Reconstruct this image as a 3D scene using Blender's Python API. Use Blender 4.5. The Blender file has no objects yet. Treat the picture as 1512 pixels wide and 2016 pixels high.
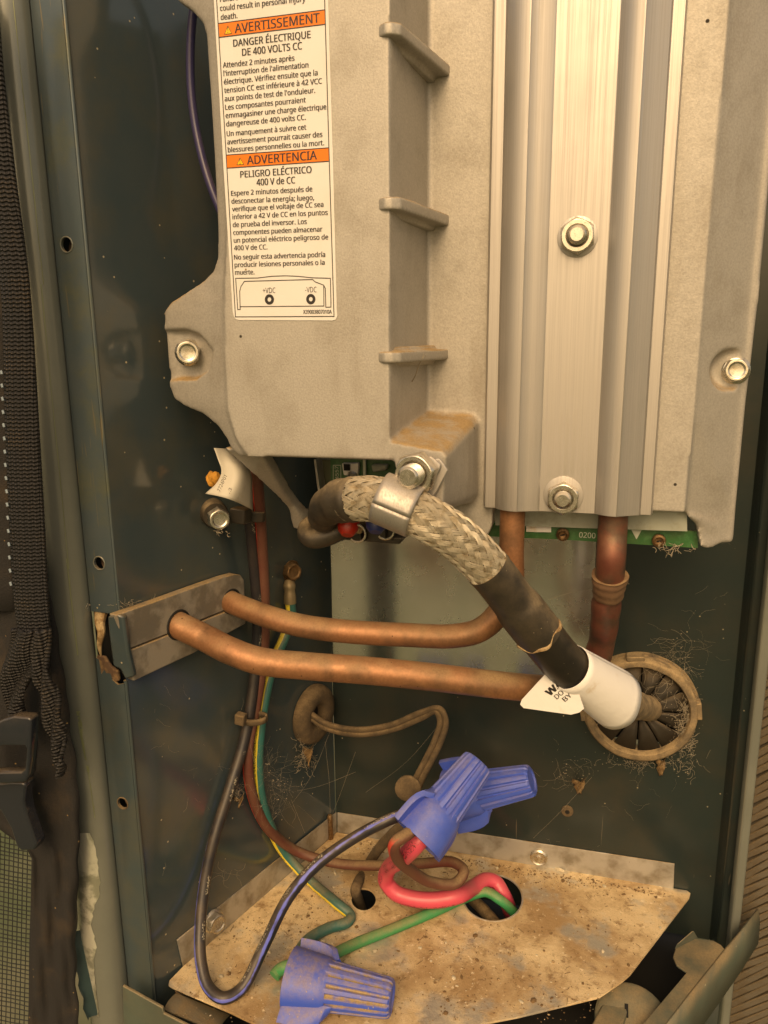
import bpy, bmesh, math, random
from mathutils import Vector, Matrix
random.seed(7)
scene = bpy.context.scene
COL = scene.collection
V = Vector

# ------------------------------------------------------------------ camera
# all lengths below are millimetres, scaled by MM when a mesh is made.
# X right along the inverter cover, Y into the cabinet, Z up; Y = 0 is the raised face of the cover.
MM = 0.001
YAW, PITCH, ROLL, FPX = math.radians(15.5), math.radians(12.8), math.radians(0.6), 1514.0
CAM = V((0.0, -300.0, 0.0))
F_ = V((-math.sin(YAW)*math.cos(PITCH), math.cos(YAW)*math.cos(PITCH), -math.sin(PITCH)))
R0 = V((math.cos(YAW), math.sin(YAW), 0.0))
U0 = R0.cross(F_)
R_ = R0*math.cos(ROLL) - U0*math.sin(ROLL)
U_ = U0*math.cos(ROLL) + R0*math.sin(ROLL)
cd = bpy.data.cameras.new('camera')
cam = bpy.data.objects.new('camera', cd)
COL.objects.link(cam)
cd.sensor_fit = 'VERTICAL'
cd.sensor_height = 36.0
cd.lens = FPX/2016.0*36.0
cd.clip_start, cd.clip_end = 0.01, 500.0
m = Matrix.Identity(4)
for i, a in enumerate((R_, U_, -F_)):
    m.col[i][:3] = a
m.translation = CAM*MM
cam.matrix_world = m
scene.camera = cam

# ------------------------------------------------------------------ light
SUN_DIR = V((0.08, -0.74, 0.64)).normalized()        # towards the light
world = bpy.data.worlds.new('World')
scene.world = world
world.use_nodes = True
wn = world.node_tree
bg = wn.nodes['Background']
sky = wn.nodes.new('ShaderNodeTexSky')
sky.sky_type = 'NISHITA'
sky.sun_disc = False
sky.sun_elevation = math.asin(SUN_DIR.z)
sky.sun_rotation = math.atan2(SUN_DIR.x, SUN_DIR.y)
sky.dust_density = 4.0
sky.air_density = 1.0
sky.ozone_density = 0.6
wn.links.new(sky.outputs[0], bg.inputs[0])
bg.inputs[1].default_value = 0.15
sd = bpy.data.lights.new('sun', 'SUN')
sd.energy = 1.0
sd.angle = math.radians(30)
sd.color = (1.0, 0.93, 0.80)
sun = bpy.data.objects.new('sun', sd)
COL.objects.link(sun)
sun.rotation_euler = SUN_DIR.to_track_quat('Z', 'Y').to_euler()
vs = scene.view_settings
scene.display_settings.display_device = 'sRGB'
vs.view_transform = 'Standard'
vs.look = 'None'
vs.gamma = 1.0
vs.use_curve_mapping = False
vs.exposure = 0.05
vs.use_white_balance = True
vs.white_balance_temperature = 12000
vs.white_balance_tint = 14
scene.cycles.max_bounces = 6
scene.cycles.use_denoising = True

# ------------------------------------------------------------------ geometry helpers
def ray(px, py):
    return F_ + R_*((px-756.0)/FPX) + U_*((1008.0-py)/FPX)
def P(px, py, y=0.0):                                  # point at depth Y = y
    d = ray(px, py)
    return CAM + d*((y-CAM.y)/d.y)
def onplane(px, py, p0, n):
    d = ray(px, py)
    return CAM + d*((p0-CAM).dot(n)/d.dot(n))
YB = 100.0                                             # back panel depth
SPL = 0.30                                             # the left side panel leans outwards towards the front
_c = P(663, 1640, YB)
WX0 = _c.x - SPL*YB
WN = V((1, -SPL, 0)).normalized()                      # side panel normal, into the cabinet
WE = V((SPL, 1, 0)).normalized()                       # along the side panel, into the depth
WP = V((WX0, 0, 0))
def PW(px, py, y, off=4.2):                             # as P, but never closer to the side panel than off
    p = P(px, py, y)
    return p if (p-WP).dot(WN) >= off else onplane(px, py, WP+WN*off, WN)
def W(px, py, off=0.0):
    return onplane(px, py, WP+WN*off, WN)
def B(px, py, off=0.0):
    return P(px, py, YB-off)
TA, TB, TC = W(663, 1640, 0.8), W(360, 1905, 0.8), B(1326, 1751, 0.8)
TN = (TC-TA).cross(TB-TA).normalized()
if TN.z < 0: TN = -TN
def T(px, py, lift=0.0):
    return onplane(px, py, TA+TN*lift, TN)

def catmull(pts, sub=8):
    pts = [V(p) for p in pts]
    if len(pts) < 3:
        return [pts[0].lerp(pts[-1], i/sub) for i in range(sub+1)]
    e = [pts[0]*2-pts[1]] + pts + [pts[-1]*2-pts[-2]]
    out = []
    for i in range(1, len(e)-2):
        p0, p1, p2, p3 = e[i-1:i+3]
        t0 = 0.0
        t1 = t0+max((p1-p0).length, 1e-4)**0.5
        t2 = t1+max((p2-p1).length, 1e-4)**0.5
        t3 = t2+max((p3-p2).length, 1e-4)**0.5
        for k in range(sub):
            t = t1+(t2-t1)*k/sub
            a1 = p0*((t1-t)/(t1-t0))+p1*((t-t0)/(t1-t0))
            a2 = p1*((t2-t)/(t2-t1))+p2*((t-t1)/(t2-t1))
            a3 = p2*((t3-t)/(t3-t2))+p3*((t-t2)/(t3-t2))
            b1 = a1*((t2-t)/(t2-t0))+a2*((t-t0)/(t2-t0))
            b2 = a2*((t3-t)/(t3-t1))+a3*((t-t1)/(t3-t1))
            out.append(b1*((t2-t)/(t2-t1))+b2*((t-t1)/(t2-t1)))
    out.append(pts[-1])
    return out
def frames(path, ref=V((0.2, -1, 0.35))):
    n = len(path)
    tan = []
    for i in range(n):
        t = path[min(i+1, n-1)]-path[max(i-1, 0)]
        tan.append(t.normalized() if t.length > 1e-6 else V((0, 0, 1)))
    a = ref - tan[0]*ref.dot(tan[0])
    if a.length < 1e-3: a = tan[0].orthogonal()
    a.normalize()
    fr = []
    for i in range(n):
        if i:
            ax = tan[i-1].cross(tan[i])
            if ax.length > 1e-7:
                a = Matrix.Rotation(tan[i-1].angle(tan[i]), 3, ax.normalized()) @ a
            a = (a-tan[i]*a.dot(tan[i])).normalized()
        fr.append((a, tan[i].cross(a), tan[i]))
    return fr
def frame_of(n, ref=V((0, 0, 1))):
    n = n.normalized()
    u = ref - n*ref.dot(n)
    if u.length < 1e-3: u = n.orthogonal()
    u.normalize()
    return u.cross(n), u, n                            # right, up, normal

class MB:
    def __init__(s):
        s.v, s.f, s.a = [], [], {}
    def add(s, pts, faces, attr=None):
        o = len(s.v)
        s.v += [V(p) for p in pts]
        s.f += [tuple(o+i for i in f) for f in faces]
        if attr:
            for i, x in enumerate(attr): s.a[o+i] = x
        return s
    def poly(s, pts):
        return s.add(pts, [tuple(range(len(pts)))])
    def prism(s, front, back):
        n = len(front)
        fs = [tuple(range(n)), tuple(range(2*n-1, n-1, -1))]
        fs += [(i, i+n, (i+1) % n+n, (i+1) % n) for i in range(n)]
        return s.add(list(front)+list(back), fs)
    def slab(s, pts, off):
        return s.prism(pts, [V(p)+V(off) for p in pts])
    def box(s, c, ax, ay, az):
        c, ax, ay, az = V(c), V(ax)/2, V(ay)/2, V(az)/2
        f = [c-ax-ay-az, c+ax-ay-az, c+ax+ay-az, c-ax+ay-az]
        return s.prism(f, [p+az*2 for p in f])
    def tube(s, path, r, n=12, cap=True, ref=V((0.2, -1, 0.35)), rmod=None):
        fr = frames(path, ref)
        L, pts, at = 0.0, [], []
        for i, p in enumerate(path):
            if i: L += (path[i]-path[i-1]).length
            ri = r(i/(len(path)-1)) if callable(r) else r
            a, b, t = fr[i]
            for k in range(n):
                th = 2*math.pi*k/n
                rr = ri*(rmod(th, L) if rmod else 1.0)
                pts.append(p + a*(math.cos(th)*rr) + b*(math.sin(th)*rr))
                at.append((math.cos(th), math.sin(th), L))
        m_ = len(path)
        fs = [(i*n+k, i*n+(k+1) % n, (i+1)*n+(k+1) % n, (i+1)*n+k) for i in range(m_-1) for k in range(n)]
        if cap:
            fs += [tuple(range(n-1, -1, -1)), tuple((m_-1)*n+k for k in range(n))]
        return s.add(pts, fs, at)
    def lathe(s, c, axis, prof, n=24, ref=V((0, 0, 1)), cap=True, rmod=None):      # prof: (radius, height along the axis)
        rgt, up, ax = frame_of(V(axis), ref)
        pts, at = [], []
        for r, h in prof:
            for k in range(n):
                th = 2*math.pi*k/n
                rr = r*(rmod(th, h) if rmod else 1)
                pts.append(V(c)+ax*h+(rgt*math.cos(th)+up*math.sin(th))*rr)
                at.append((math.cos(th), math.sin(th), h))
        m_ = len(prof)
        fs = [(i*n+k, i*n+(k+1) % n, (i+1)*n+(k+1) % n, (i+1)*n+k) for i in range(m_-1) for k in range(n)]
        if cap:
            fs += [tuple(range(n-1, -1, -1)), tuple((m_-1)*n+k for k in range(n))]
        return s.add(pts, fs, at)
    def grid(s, rows, attr=None):
        n = len(rows[0])
        pts = [p for r in rows for p in r]
        fs = [(i*n+k, i*n+k+1, (i+1)*n+k+1, (i+1)*n+k) for i in range(len(rows)-1) for k in range(n-1)]
        return s.add(pts, fs, attr)

def props(o, label=None, cat=None, group=None, kind=None):
    if label: o['label'] = label
    if cat: o['category'] = cat
    if group: o['group'] = group
    if kind: o['kind'] = kind
    return o
def thing(name, label, cat, base, group=None):
    o = bpy.data.objects.new(name, None)
    o.empty_display_size = 0.01
    COL.objects.link(o)
    o.location = V(base)*MM
    return props(o, label, cat, group)
def root_loc(o):
    while o.parent: o = o.parent
    return V(o.location)/MM
def build(name, mb, mat, parent=None, smooth=True, bevel=0.0, seg=2, sub=0, mods=None, solid=0.0, recalc=True, base=None, flat_angle=40):
    loc = root_loc(parent) if parent else (V(base) if base is not None else None)
    if loc is None:
        lo = min(mb.v, key=lambda p: p.z)
        loc = V((sum(p.x for p in mb.v)/len(mb.v), sum(p.y for p in mb.v)/len(mb.v), lo.z))
    me = bpy.data.meshes.new(name)
    me.from_pydata([((p-loc)*MM)[:] for p in mb.v], [], mb.f)
    if mb.a:
        at = me.attributes.new('tube', 'FLOAT_VECTOR', 'POINT')
        buf = []
        for i in range(len(mb.v)): buf += list(mb.a.get(i, (0, 0, 0)))
        at.data.foreach_set('vector', buf)
    if recalc:
        bm = bmesh.new(); bm.from_mesh(me)
        bmesh.ops.recalc_face_normals(bm, faces=bm.faces)
        bm.to_mesh(me); bm.free()
    me.materials.append(mat)
    if smooth:
        me.shade_smooth()
        me.set_sharp_from_angle(angle=math.radians(flat_angle))
    o = bpy.data.objects.new(name, me)
    COL.objects.link(o)
    if parent: o.parent = parent
    else: o.location = loc*MM
    if solid:
        md = o.modifiers.new('solid', 'SOLIDIFY'); md.thickness = solid*MM; md.offset = 0
    if bevel:
        md = o.modifiers.new('bevel', 'BEVEL'); md.width = bevel*MM; md.segments = seg
        md.limit_method = 'ANGLE'; md.angle_limit = math.radians(35); md.harden_normals = False
    if sub:
        md = o.modifiers.new('sub', 'SUBSURF'); md.levels = sub; md.render_levels = sub
    return o
def bake(o):
    dg = bpy.context.evaluated_depsgraph_get()
    dg.update()
    me = bpy.data.meshes.new_from_object(o.evaluated_get(dg))
    o.modifiers.clear()
    old = o.data
    o.data = me
    bpy.data.meshes.remove(old)
    return o
def holed(mb, outer, holes):                          # one flat sheet with holes
    bm = bmesh.new()
    for loop in [outer]+holes:
        vs_ = [bm.verts.new(p) for p in loop]
        for i in range(len(vs_)): bm.edges.new((vs_[i], vs_[(i+1) % len(vs_)]))
    bmesh.ops.triangle_fill(bm, edges=bm.edges[:], use_beauty=True)
    bm.verts.index_update()
    mb.add([v.co.copy() for v in bm.verts], [tuple(v.index for v in f.verts) for f in bm.faces])
    bm.free()
    return mb

# ------------------------------------------------------------------ materials
def rgb(c): return (c[0], c[1], c[2], 1.0)
def hexc(h):
    o = []
    for i in (0, 2, 4):
        c = int(h[i:i+2], 16)/255
        o.append(c/12.92 if c <= 0.04045 else ((c+0.055)/1.055)**2.4)
    return tuple(o)
class N:
    def __init__(s, name):
        s.m = bpy.data.materials.new(name); s.m.use_nodes = True
        s.t = s.m.node_tree
        s.b = s.t.nodes['Principled BSDF']
        tc = s.t.nodes.new('ShaderNodeTexCoord')
        mp = s.t.nodes.new('ShaderNodeMapping'); mp.inputs['Scale'].default_value = (1000,)*3
        s.t.links.new(tc.outputs['Object'], mp.inputs[0])
        s.mm = mp.outputs[0]                           # object coordinates in mm
    def n(s, k, **kw):
        x = s.t.nodes.new(k)
        for a, b_ in kw.items(): setattr(x, a, b_)
        return x
    def l(s, a, b_): s.t.links.new(a, b_)
    def put(s, sock, val):
        if hasattr(val, 'is_linked'): s.l(val, sock)
        else: sock.default_value = val
    def stretch(s, sc):
        mp = s.n('ShaderNodeMapping'); mp.inputs['Scale'].default_value = sc
        s.l(s.mm, mp.inputs[0]); return mp.outputs[0]
    def noise(s, scale, detail=3, rough=0.55, vec=None, dist=0.0):
        x = s.n('ShaderNodeTexNoise'); s.l(vec or s.mm, x.inputs['Vector'])
        x.inputs['Scale'].default_value = scale; x.inputs['Detail'].default_value = detail
        x.inputs['Roughness'].default_value = rough; x.inputs['Distortion'].default_value = dist
        return x.outputs[0]
    def ramp(s, val, lo, hi, a=0.0, b_=1.0, smooth=True):
        x = s.n('ShaderNodeMapRange'); x.interpolation_type = 'SMOOTHSTEP' if smooth else 'LINEAR'
        s.l(val, x.inputs[0]); x.inputs[1].default_value = lo; x.inputs[2].default_value = hi
        x.inputs[3].default_value = a; x.inputs[4].default_value = b_
        return x.outputs[0]
    def math(s, op, a, b_=0.0, c=0.0, clamp=False):
        x = s.n('ShaderNodeMath', operation=op, use_clamp=clamp)
        s.put(x.inputs[0], a); s.put(x.inputs[1], b_); s.put(x.inputs[2], c)
        return x.outputs[0]
    def mix(s, f, a, b_):
        x = s.n('ShaderNodeMix', data_type='RGBA')
        s.put(x.inputs[0], f)
        s.put(x.inputs[6], a if hasattr(a, 'is_linked') else rgb(a))
        s.put(x.inputs[7], b_ if hasattr(b_, 'is_linked') else rgb(b_))
        return x.outputs[2]
    def up(s):
        g = s.n('ShaderNodeNewGeometry'); x = s.n('ShaderNodeSeparateXYZ')
        s.l(g.outputs['Normal'], x.inputs[0]); return x.outputs[2]
    def attr(s):
        a = s.n('ShaderNodeAttribute', attribute_name='tube'); x = s.n('ShaderNodeSeparateXYZ')
        s.l(a.outputs['Vector'], x.inputs[0]); return x.outputs
    def bump(s, h, strength=0.3, dist=0.2, prev=None):
        x = s.n('ShaderNodeBump'); x.inputs['Strength'].default_value = strength
        x.inputs['Distance'].default_value = dist*MM
        s.l(h, x.inputs['Height'])
        if prev: s.l(prev, x.inputs['Normal'])
        return x.outputs[0]
DUST = (0.36, 0.24, 0.12)
def M(name, col, rough=0.5, metal=0.0, var=None, bump=None, bump2=None, dust=None, speck=None, rvar=None, stripe=None,
      spec=0.5, coat=0.0, brush=None, print_=None, scratch=None, dust_col=DUST, grain=None, stain=None, groove=0.0):
    k = N(name)
    c = col
    r = rough
    if var:                                            # (colour, scale per mm, lo, hi)
        f = k.ramp(k.noise(var[1], 5, 0.6), var[2], var[3])
        c = k.mix(f, c, var[0])
    if stain:                                          # (colour, stretch per mm, lo, hi, amount)
        f = k.math('MULTIPLY', k.ramp(k.noise(1.0, 5, 0.65, k.stretch(stain[1]), 0.5), stain[2], stain[3]), stain[4])
        c = k.mix(f, c, stain[0])
    if grain:                                          # (scale per mm, amount)
        g_ = k.ramp(k.noise(grain[0], 2, 0.5), 0.3, 0.7, 1-grain[1], 1+grain[1], False)
        x = k.n('ShaderNodeVectorMath', operation='SCALE')
        k.put(x.inputs[0], c if hasattr(c, 'is_linked') else c[:3]); k.l(g_, x.inputs['Scale'])
        c = x.outputs[0]
    if brush:                                          # (colour, direction scale, amount)
        f = k.math('MULTIPLY', k.ramp(k.noise(1.0, 4, 0.7, k.stretch(brush[1])), 0.35, 0.7), brush[2])
        c = k.mix(f, c, brush[0])
        r = k.math('ADD', rough, k.math('MULTIPLY', f, 0.25))
    if stripe:                                         # (colour, cos threshold, rotation)
        at = k.attr()
        if len(stripe) > 3:                            # the wire is twisted: the stripe winds round with length
            tw = k.math('ADD', k.math('MULTIPLY', at[2], stripe[3]), stripe[2])
            dt = k.math('ADD', k.math('MULTIPLY', at[0], k.math('COSINE', tw)), k.math('MULTIPLY', at[1], k.math('SINE', tw)))
        else:
            dt = k.math('ADD', k.math('MULTIPLY', at[0], math.cos(stripe[2])), k.math('MULTIPLY', at[1], math.sin(stripe[2])))
        wob = k.math('MULTIPLY', k.math('SUBTRACT', k.noise(0.15, 2), 0.5), 0.15)
        c = k.mix(k.ramp(k.math('ADD', dt, wob), stripe[1]-0.03, stripe[1]+0.03), c, stripe[0])
    if print_:                                         # broken printed line along a wire (colour, cos threshold, rotation)
        at = k.attr()
        dt = k.math('ADD', k.math('MULTIPLY', at[0], math.cos(print_[2])), k.math('MULTIPLY', at[1], math.sin(print_[2])))
        f = k.math('MULTIPLY', k.ramp(dt, print_[1], print_[1]+0.02), k.ramp(k.noise(1.6, 2), 0.52, 0.56))
        f = k.math('MULTIPLY', f, k.ramp(k.noise(0.07, 1), 0.5, 0.54))
        c = k.mix(f, c, print_[0])
    met = metal
    if scratch:                                        # (colour, density threshold)
        f = k.ramp(k.noise(0.5, 2, 0.5, k.stretch((1.4, 1.4, 0.07)), 0.6), scratch[1], scratch[1]+0.03)
        c = k.mix(f, c, scratch[0])
    if dust:                                           # (base amount, upward amount, scale per mm)
        u = k.ramp(k.up(), 0.0, 0.85, 0.0, dust[1])
        d = k.math('ADD', u, dust[0])
        if groove:                                     # dirt packed into moulded grooves (flag stored with the mesh)
            d = k.math('ADD', d, k.math('MULTIPLY', k.attr()[2], groove))
        nz = k.ramp(k.noise(dust[2], 6, 0.65), 0.25, 0.75, 0.15, 1.35)
        f = k.math('MULTIPLY', d, nz, clamp=True)
        fine = k.ramp(k.noise(1.3, 3), 0.3, 0.7, 0.6, 1.15)
        c = k.mix(f, c, k.mix(fine, (dust_col[0]*0.45, dust_col[1]*0.42, dust_col[2]*0.4), dust_col))
        r = k.math('ADD', r, k.math('MULTIPLY', f, 0.45), clamp=True)
        if metal: met = k.math('MULTIPLY', k.math('SUBTRACT', 1.0, f), metal, clamp=True)
    if speck:                                          # (colour, scale per mm, radius, keep threshold)
        v = k.n('ShaderNodeTexVoronoi'); k.l(k.mm, v.inputs['Vector']); v.inputs['Scale'].default_value = speck[1]
        v.inputs['Randomness'].default_value = 1.0
        sp = k.n('ShaderNodeSeparateColor'); k.l(v.outputs['Color'], sp.inputs[0])
        f = k.math('MULTIPLY', k.ramp(v.outputs['Distance'], speck[2], speck[2]*0.6), k.ramp(sp.outputs[0], speck[3], speck[3]+0.02))
        c = k.mix(f, c, speck[0])
        r = k.math('ADD', r, k.math('MULTIPLY', f, 0.4), clamp=True)
    if rvar:                                           # (scale, amplitude)
        r = k.math('ADD', r, k.math('MULTIPLY', k.math('SUBTRACT', k.noise(rvar[0], 5, 0.65), 0.5), rvar[1]), clamp=True)
    k.put(k.b.inputs['Base Color'], c if hasattr(c, 'is_linked') else rgb(c))
    k.put(k.b.inputs['Roughness'], r)
    k.put(k.b.inputs['Metallic'], met)
    k.b.inputs['Specular IOR Level'].default_value = spec
    k.b.inputs['Coat Weight'].default_value = coat
    nb = None
    if bump: nb = k.bump(k.noise(bump[0], 4, 0.6), bump[1], bump[2])
    if bump2: nb = k.bump(k.noise(bump2[0], 3, 0.5), bump2[1], bump2[2], nb)
    if nb: k.l(nb, k.b.inputs['Normal'])
    return k.m

CAST = M('cast_aluminium', (0.43, 0.405, 0.365), 0.55, 0.5, var=((0.36, 0.335, 0.295), 0.06, 0.45, 0.75), bump=(1.7, 0.34, 0.25), bump2=(0.25, 0.15, 0.5), grain=(1.3, 0.10), stain=((0.27, 0.235, 0.19), (0.035, 0.035, 0.012), 0.52, 0.78, 0.5),
         dust=(0.02, 1.0, 0.08), speck=((0.06, 0.05, 0.04), 0.06, 0.05, 0.6), rvar=(0.5, 0.15))
ALU = M('extruded_aluminium', (0.50, 0.475, 0.445), 0.42, 0.85, brush=((0.43, 0.405, 0.38), (1.6, 1.6, 0.012), 0.7), bump=(0.03, 0.06, 0.6), dust=(0.02, 0.4, 0.1), rvar=(0.08, 0.12), speck=((0.08, 0.06, 0.05), 0.05, 0.03, 0.7))
ZINC = M('zinc_bolt', (0.66, 0.63, 0.56), 0.24, 1.0, var=((0.42, 0.38, 0.30), 0.35, 0.5, 0.75), dust=(0.05, 0.35, 0.4), rvar=(0.6, 0.2), bump=(0.9, 0.12, 0.1))
BRASSY = M('rusty_screw', (0.22, 0.12, 0.06), 0.4, 0.8, var=((0.08, 0.04, 0.02), 0.5, 0.4, 0.7), dust=(0.15, 0.4, 0.4))
GALV = M('galvanised_sheet', (0.80, 0.81, 0.78), 0.26, 1.0, var=((0.72, 0.73, 0.70), 0.05, 0.35, 0.7), bump=(0.08, 0.08, 0.6), dust=(0.0, 0.5, 0.05), speck=((0.05, 0.04, 0.03), 0.13, 0.05, 0.6), rvar=(0.04, 0.2))
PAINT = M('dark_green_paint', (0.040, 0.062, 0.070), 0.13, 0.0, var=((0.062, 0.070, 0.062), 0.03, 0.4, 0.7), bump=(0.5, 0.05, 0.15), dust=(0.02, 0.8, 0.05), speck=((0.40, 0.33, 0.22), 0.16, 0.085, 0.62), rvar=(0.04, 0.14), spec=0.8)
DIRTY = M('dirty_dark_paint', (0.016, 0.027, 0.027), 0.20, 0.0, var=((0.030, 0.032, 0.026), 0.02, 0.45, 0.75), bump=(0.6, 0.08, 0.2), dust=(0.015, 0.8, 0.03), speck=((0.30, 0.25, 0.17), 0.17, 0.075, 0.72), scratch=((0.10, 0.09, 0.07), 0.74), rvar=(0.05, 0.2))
FLANGE = M('blue_green_flange', (0.075, 0.11, 0.125), 0.24, 0.35, var=((0.11, 0.13, 0.10), 0.05, 0.45, 0.7), bump=(0.06, 0.12, 0.6), dust=(0.05, 0.6, 0.06), speck=((0.40, 0.34, 0.22), 0.14, 0.07, 0.65), scratch=((0.16, 0.15, 0.11), 0.68))
POST = M('olive_post_paint', (0.18, 0.19, 0.165), 0.20, 0.25, var=((0.21, 0.22, 0.19), 0.02, 0.4, 0.7), bump=(0.9, 0.02, 0.1), dust=(0.0, 0.4, 0.08), speck=((0.40, 0.36, 0.26), 0.08, 0.05, 0.7), rvar=(0.1, 0.1))
BARE = M('bare_steel_patch', (0.90, 0.88, 0.76), 0.34, 0.7, var=((0.45, 0.45, 0.36), 0.09, 0.45, 0.6), bump=(0.25, 0.5, 0.4), rvar=(0.3, 0.2))
PEEL = M('peeling_paint', (0.022, 0.045, 0.048), 0.35, 0.0, bump=(0.4, 0.3, 0.4))
COPPER = M('aged_copper', (0.38, 0.17, 0.09), 0.44, 0.6, var=((0.20, 0.095, 0.055), 0.055, 0.42, 0.66), stain=((0.20, 0.20, 0.12), (0.03, 0.03, 0.03), 0.55, 0.72, 0.55), speck=((0.06, 0.035, 0.02), 0.25, 0.09, 0.7), grain=(0.9, 0.12), dust=(0.10, 0.55, 0.05), bump=(0.6, 0.06, 0.1), rvar=(0.2, 0.25), dust_col=(0.38, 0.25, 0.13))
REDCOP = M('heat_stained_copper', (0.20, 0.060, 0.046), 0.42, 0.6, var=((0.10, 0.055, 0.045), 0.08, 0.42, 0.62), dust=(0.14, 0.5, 0.09), bump=(0.5, 0.08, 0.15), rvar=(0.2, 0.2))
BRAIDM = M('tinned_braid', (0.58, 0.53, 0.43), 0.42, 0.6, var=((0.30, 0.25, 0.17), 0.3, 0.45, 0.7), dust=(0.12, 0.45, 0.25))
SLEEVE = M('dusty_rubber_sleeve', (0.018, 0.016, 0.014), 0.42, 0.0, dust=(0.12, 0.66, 0.12), bump=(0.7, 0.15, 0.2), speck=((0.4, 0.33, 0.22), 0.4, 0.08, 0.7), dust_col=(0.27, 0.20, 0.12))
BLACKP = M('black_plastic', (0.012, 0.011, 0.010), 0.4, 0.0, dust=(0.06, 0.35, 0.2))
RUBBER = M('dusty_grey_rubber', (0.11, 0.10, 0.085), 0.85, 0.0, var=((0.22, 0.20, 0.17), 0.07, 0.42, 0.6), dust=(0.10, 0.9, 0.12), bump=(0.5, 0.4, 0.4))
GROM = M('dusty_grommet_plastic', (0.07, 0.055, 0.04), 0.7, 0.0, dust=(0.55, 0.8, 0.12), bump=(0.6, 0.3, 0.3), dust_col=(0.42, 0.30, 0.17))
FLAP = M('grommet_flap_rubber', (0.020, 0.017, 0.013), 0.6, 0.0, dust=(0.05, 0.5, 0.10), bump=(0.5, 0.3, 0.3), dust_col=(0.20, 0.14, 0.08))
BLUE = M('blue_wire_nut_plastic', (0.032, 0.092, 0.49), 0.36, 0.0, var=((0.045, 0.115, 0.55), 0.1, 0.4, 0.7), dust=(0.04, 0.30, 0.12), bump=(1.2, 0.08, 0.1), speck=((0.5, 0.45, 0.35), 0.3, 0.07, 0.75), dust_col=(0.34, 0.27, 0.22))
BLUED = M('dirt_caked_blue_plastic', (0.032, 0.092, 0.49), 0.38, 0.0, groove=0.85, dust=(0.0, 0.50, 0.30), bump=(1.4, 0.25, 0.3), speck=((0.4, 0.3, 0.16), 0.5, 0.16, 0.5), dust_col=(0.36, 0.25, 0.13))
WBLK = M('black_wire_blue_stripe', (0.013, 0.015, 0.022), 0.36, 0.0, stripe=((0.11, 0.15, 0.60), 0.965, 3.6, -0.0105), dust=(0.05, 0.16, 0.1), bump=(0.8, 0.12, 0.15), print_=((0.4, 0.36, 0.28), 0.93, -0.9))
WPUR = M('violet_wire', (0.030, 0.030, 0.10), 0.3, 0.0, dust=(0.04, 0.3, 0.1))
WBRN = M('dusty_red_wire', (0.11, 0.026, 0.022), 0.45, 0.0, stripe=((0.62, 0.04, 0.035), 0.86, 1.15), dust=(0.22, 0.75, 0.06), bump=(0.8, 0.15, 0.2), dust_col=(0.24, 0.15, 0.08))
WGRY = M('green_yellow_wire', (0.004, 0.125, 0.115), 0.38, 0.0, stripe=((0.90, 0.70, 0.10), 0.72, 0.75), dust=(0.05, 0.40, 0.08), bump=(0.8, 0.1, 0.15), print_=((0.03, 0.03, 0.02), 0.86, 0.75))
WRED = M('red_wire', (0.66, 0.075, 0.125), 0.34, 0.0, dust=(0.02, 0.12, 0.1), bump=(1.0, 0.05, 0.1), print_=((0.12, 0.02, 0.02), 0.86, 0.6), dust_col=(0.5, 0.25, 0.15))
WGRN = M('green_wire', (0.014, 0.27, 0.10), 0.42, 0.0, dust=(0.05, 0.45, 0.08), bump=(1.0, 0.1, 0.15))
WDUST = M('dust_covered_cord', (0.05, 0.035, 0.022), 0.8, 0.0, dust=(0.45, 0.7, 0.15), bump=(1.0, 0.4, 0.3), dust_col=(0.22, 0.15, 0.085))
def tray_mat():
    k = N('dirt_covered_tray')
    zinc = (0.55, 0.53, 0.47)
    d1 = k.mix(k.ramp(k.noise(0.022, 6, 0.62, None, 0.4), 0.36, 0.62), (0.40, 0.25, 0.125), (0.74, 0.56, 0.34))
    d2 = k.mix(k.ramp(k.noise(0.16, 6, 0.7), 0.50, 0.72), d1, (0.29, 0.17, 0.08))
    d3 = k.mix(k.ramp(k.noise(0.35, 4, 0.6), 0.60, 0.74), d2, (0.84, 0.68, 0.46))
    d4 = k.mix(k.ramp(k.noise(1.5, 3, 0.6), 0.62, 0.72), d3, (0.20, 0.115, 0.05))
    bare = k.math('MULTIPLY', k.ramp(k.noise(0.03, 5, 0.6), 0.50, 0.66), 0.75)
    k.l(k.mix(bare, d4, zinc), k.b.inputs['Base Color'])
    k.l(k.ramp(bare, 0.0, 0.5, 0.92, 0.5), k.b.inputs['Roughness'])
    k.l(k.math('MULTIPLY', bare, 0.7), k.b.inputs['Metallic'])
    nb = k.bump(k.noise(0.30, 6, 0.7), 0.7, 0.7)
    k.l(k.bump(k.noise(1.8, 4, 0.6), 0.6, 0.35, nb), k.b.inputs['Normal'])
    return k.m
TRAY = tray_mat()
TRAYF = M('tray_flange_zinc', (0.52, 0.52, 0.50), 0.42, 0.75, var=((0.28, 0.26, 0.22), 0.08, 0.4, 0.7), dust=(0.14, 0.6, 0.06), bump=(0.5, 0.15, 0.2), speck=((0.2, 0.12, 0.06), 0.15, 0.08, 0.6))
PANM = M('grey_green_base_pan', (0.085, 0.118, 0.098), 0.40, 0.2, var=((0.068, 0.085, 0.07), 0.03, 0.4, 0.7), dust=(0.10, 0.5, 0.05), bump=(0.6, 0.12, 0.2), speck=((0.4, 0.36, 0.26), 0.12, 0.07, 0.65))
PAPER = M('label_paper', (0.74, 0.72, 0.69), 0.32, 0.0, var=((0.69, 0.66, 0.60), 0.03, 0.45, 0.75), bump=(0.05, 0.25, 0.6), speck=((0.25, 0.18, 0.1), 0.10, 0.05, 0.75), spec=0.5)
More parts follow.
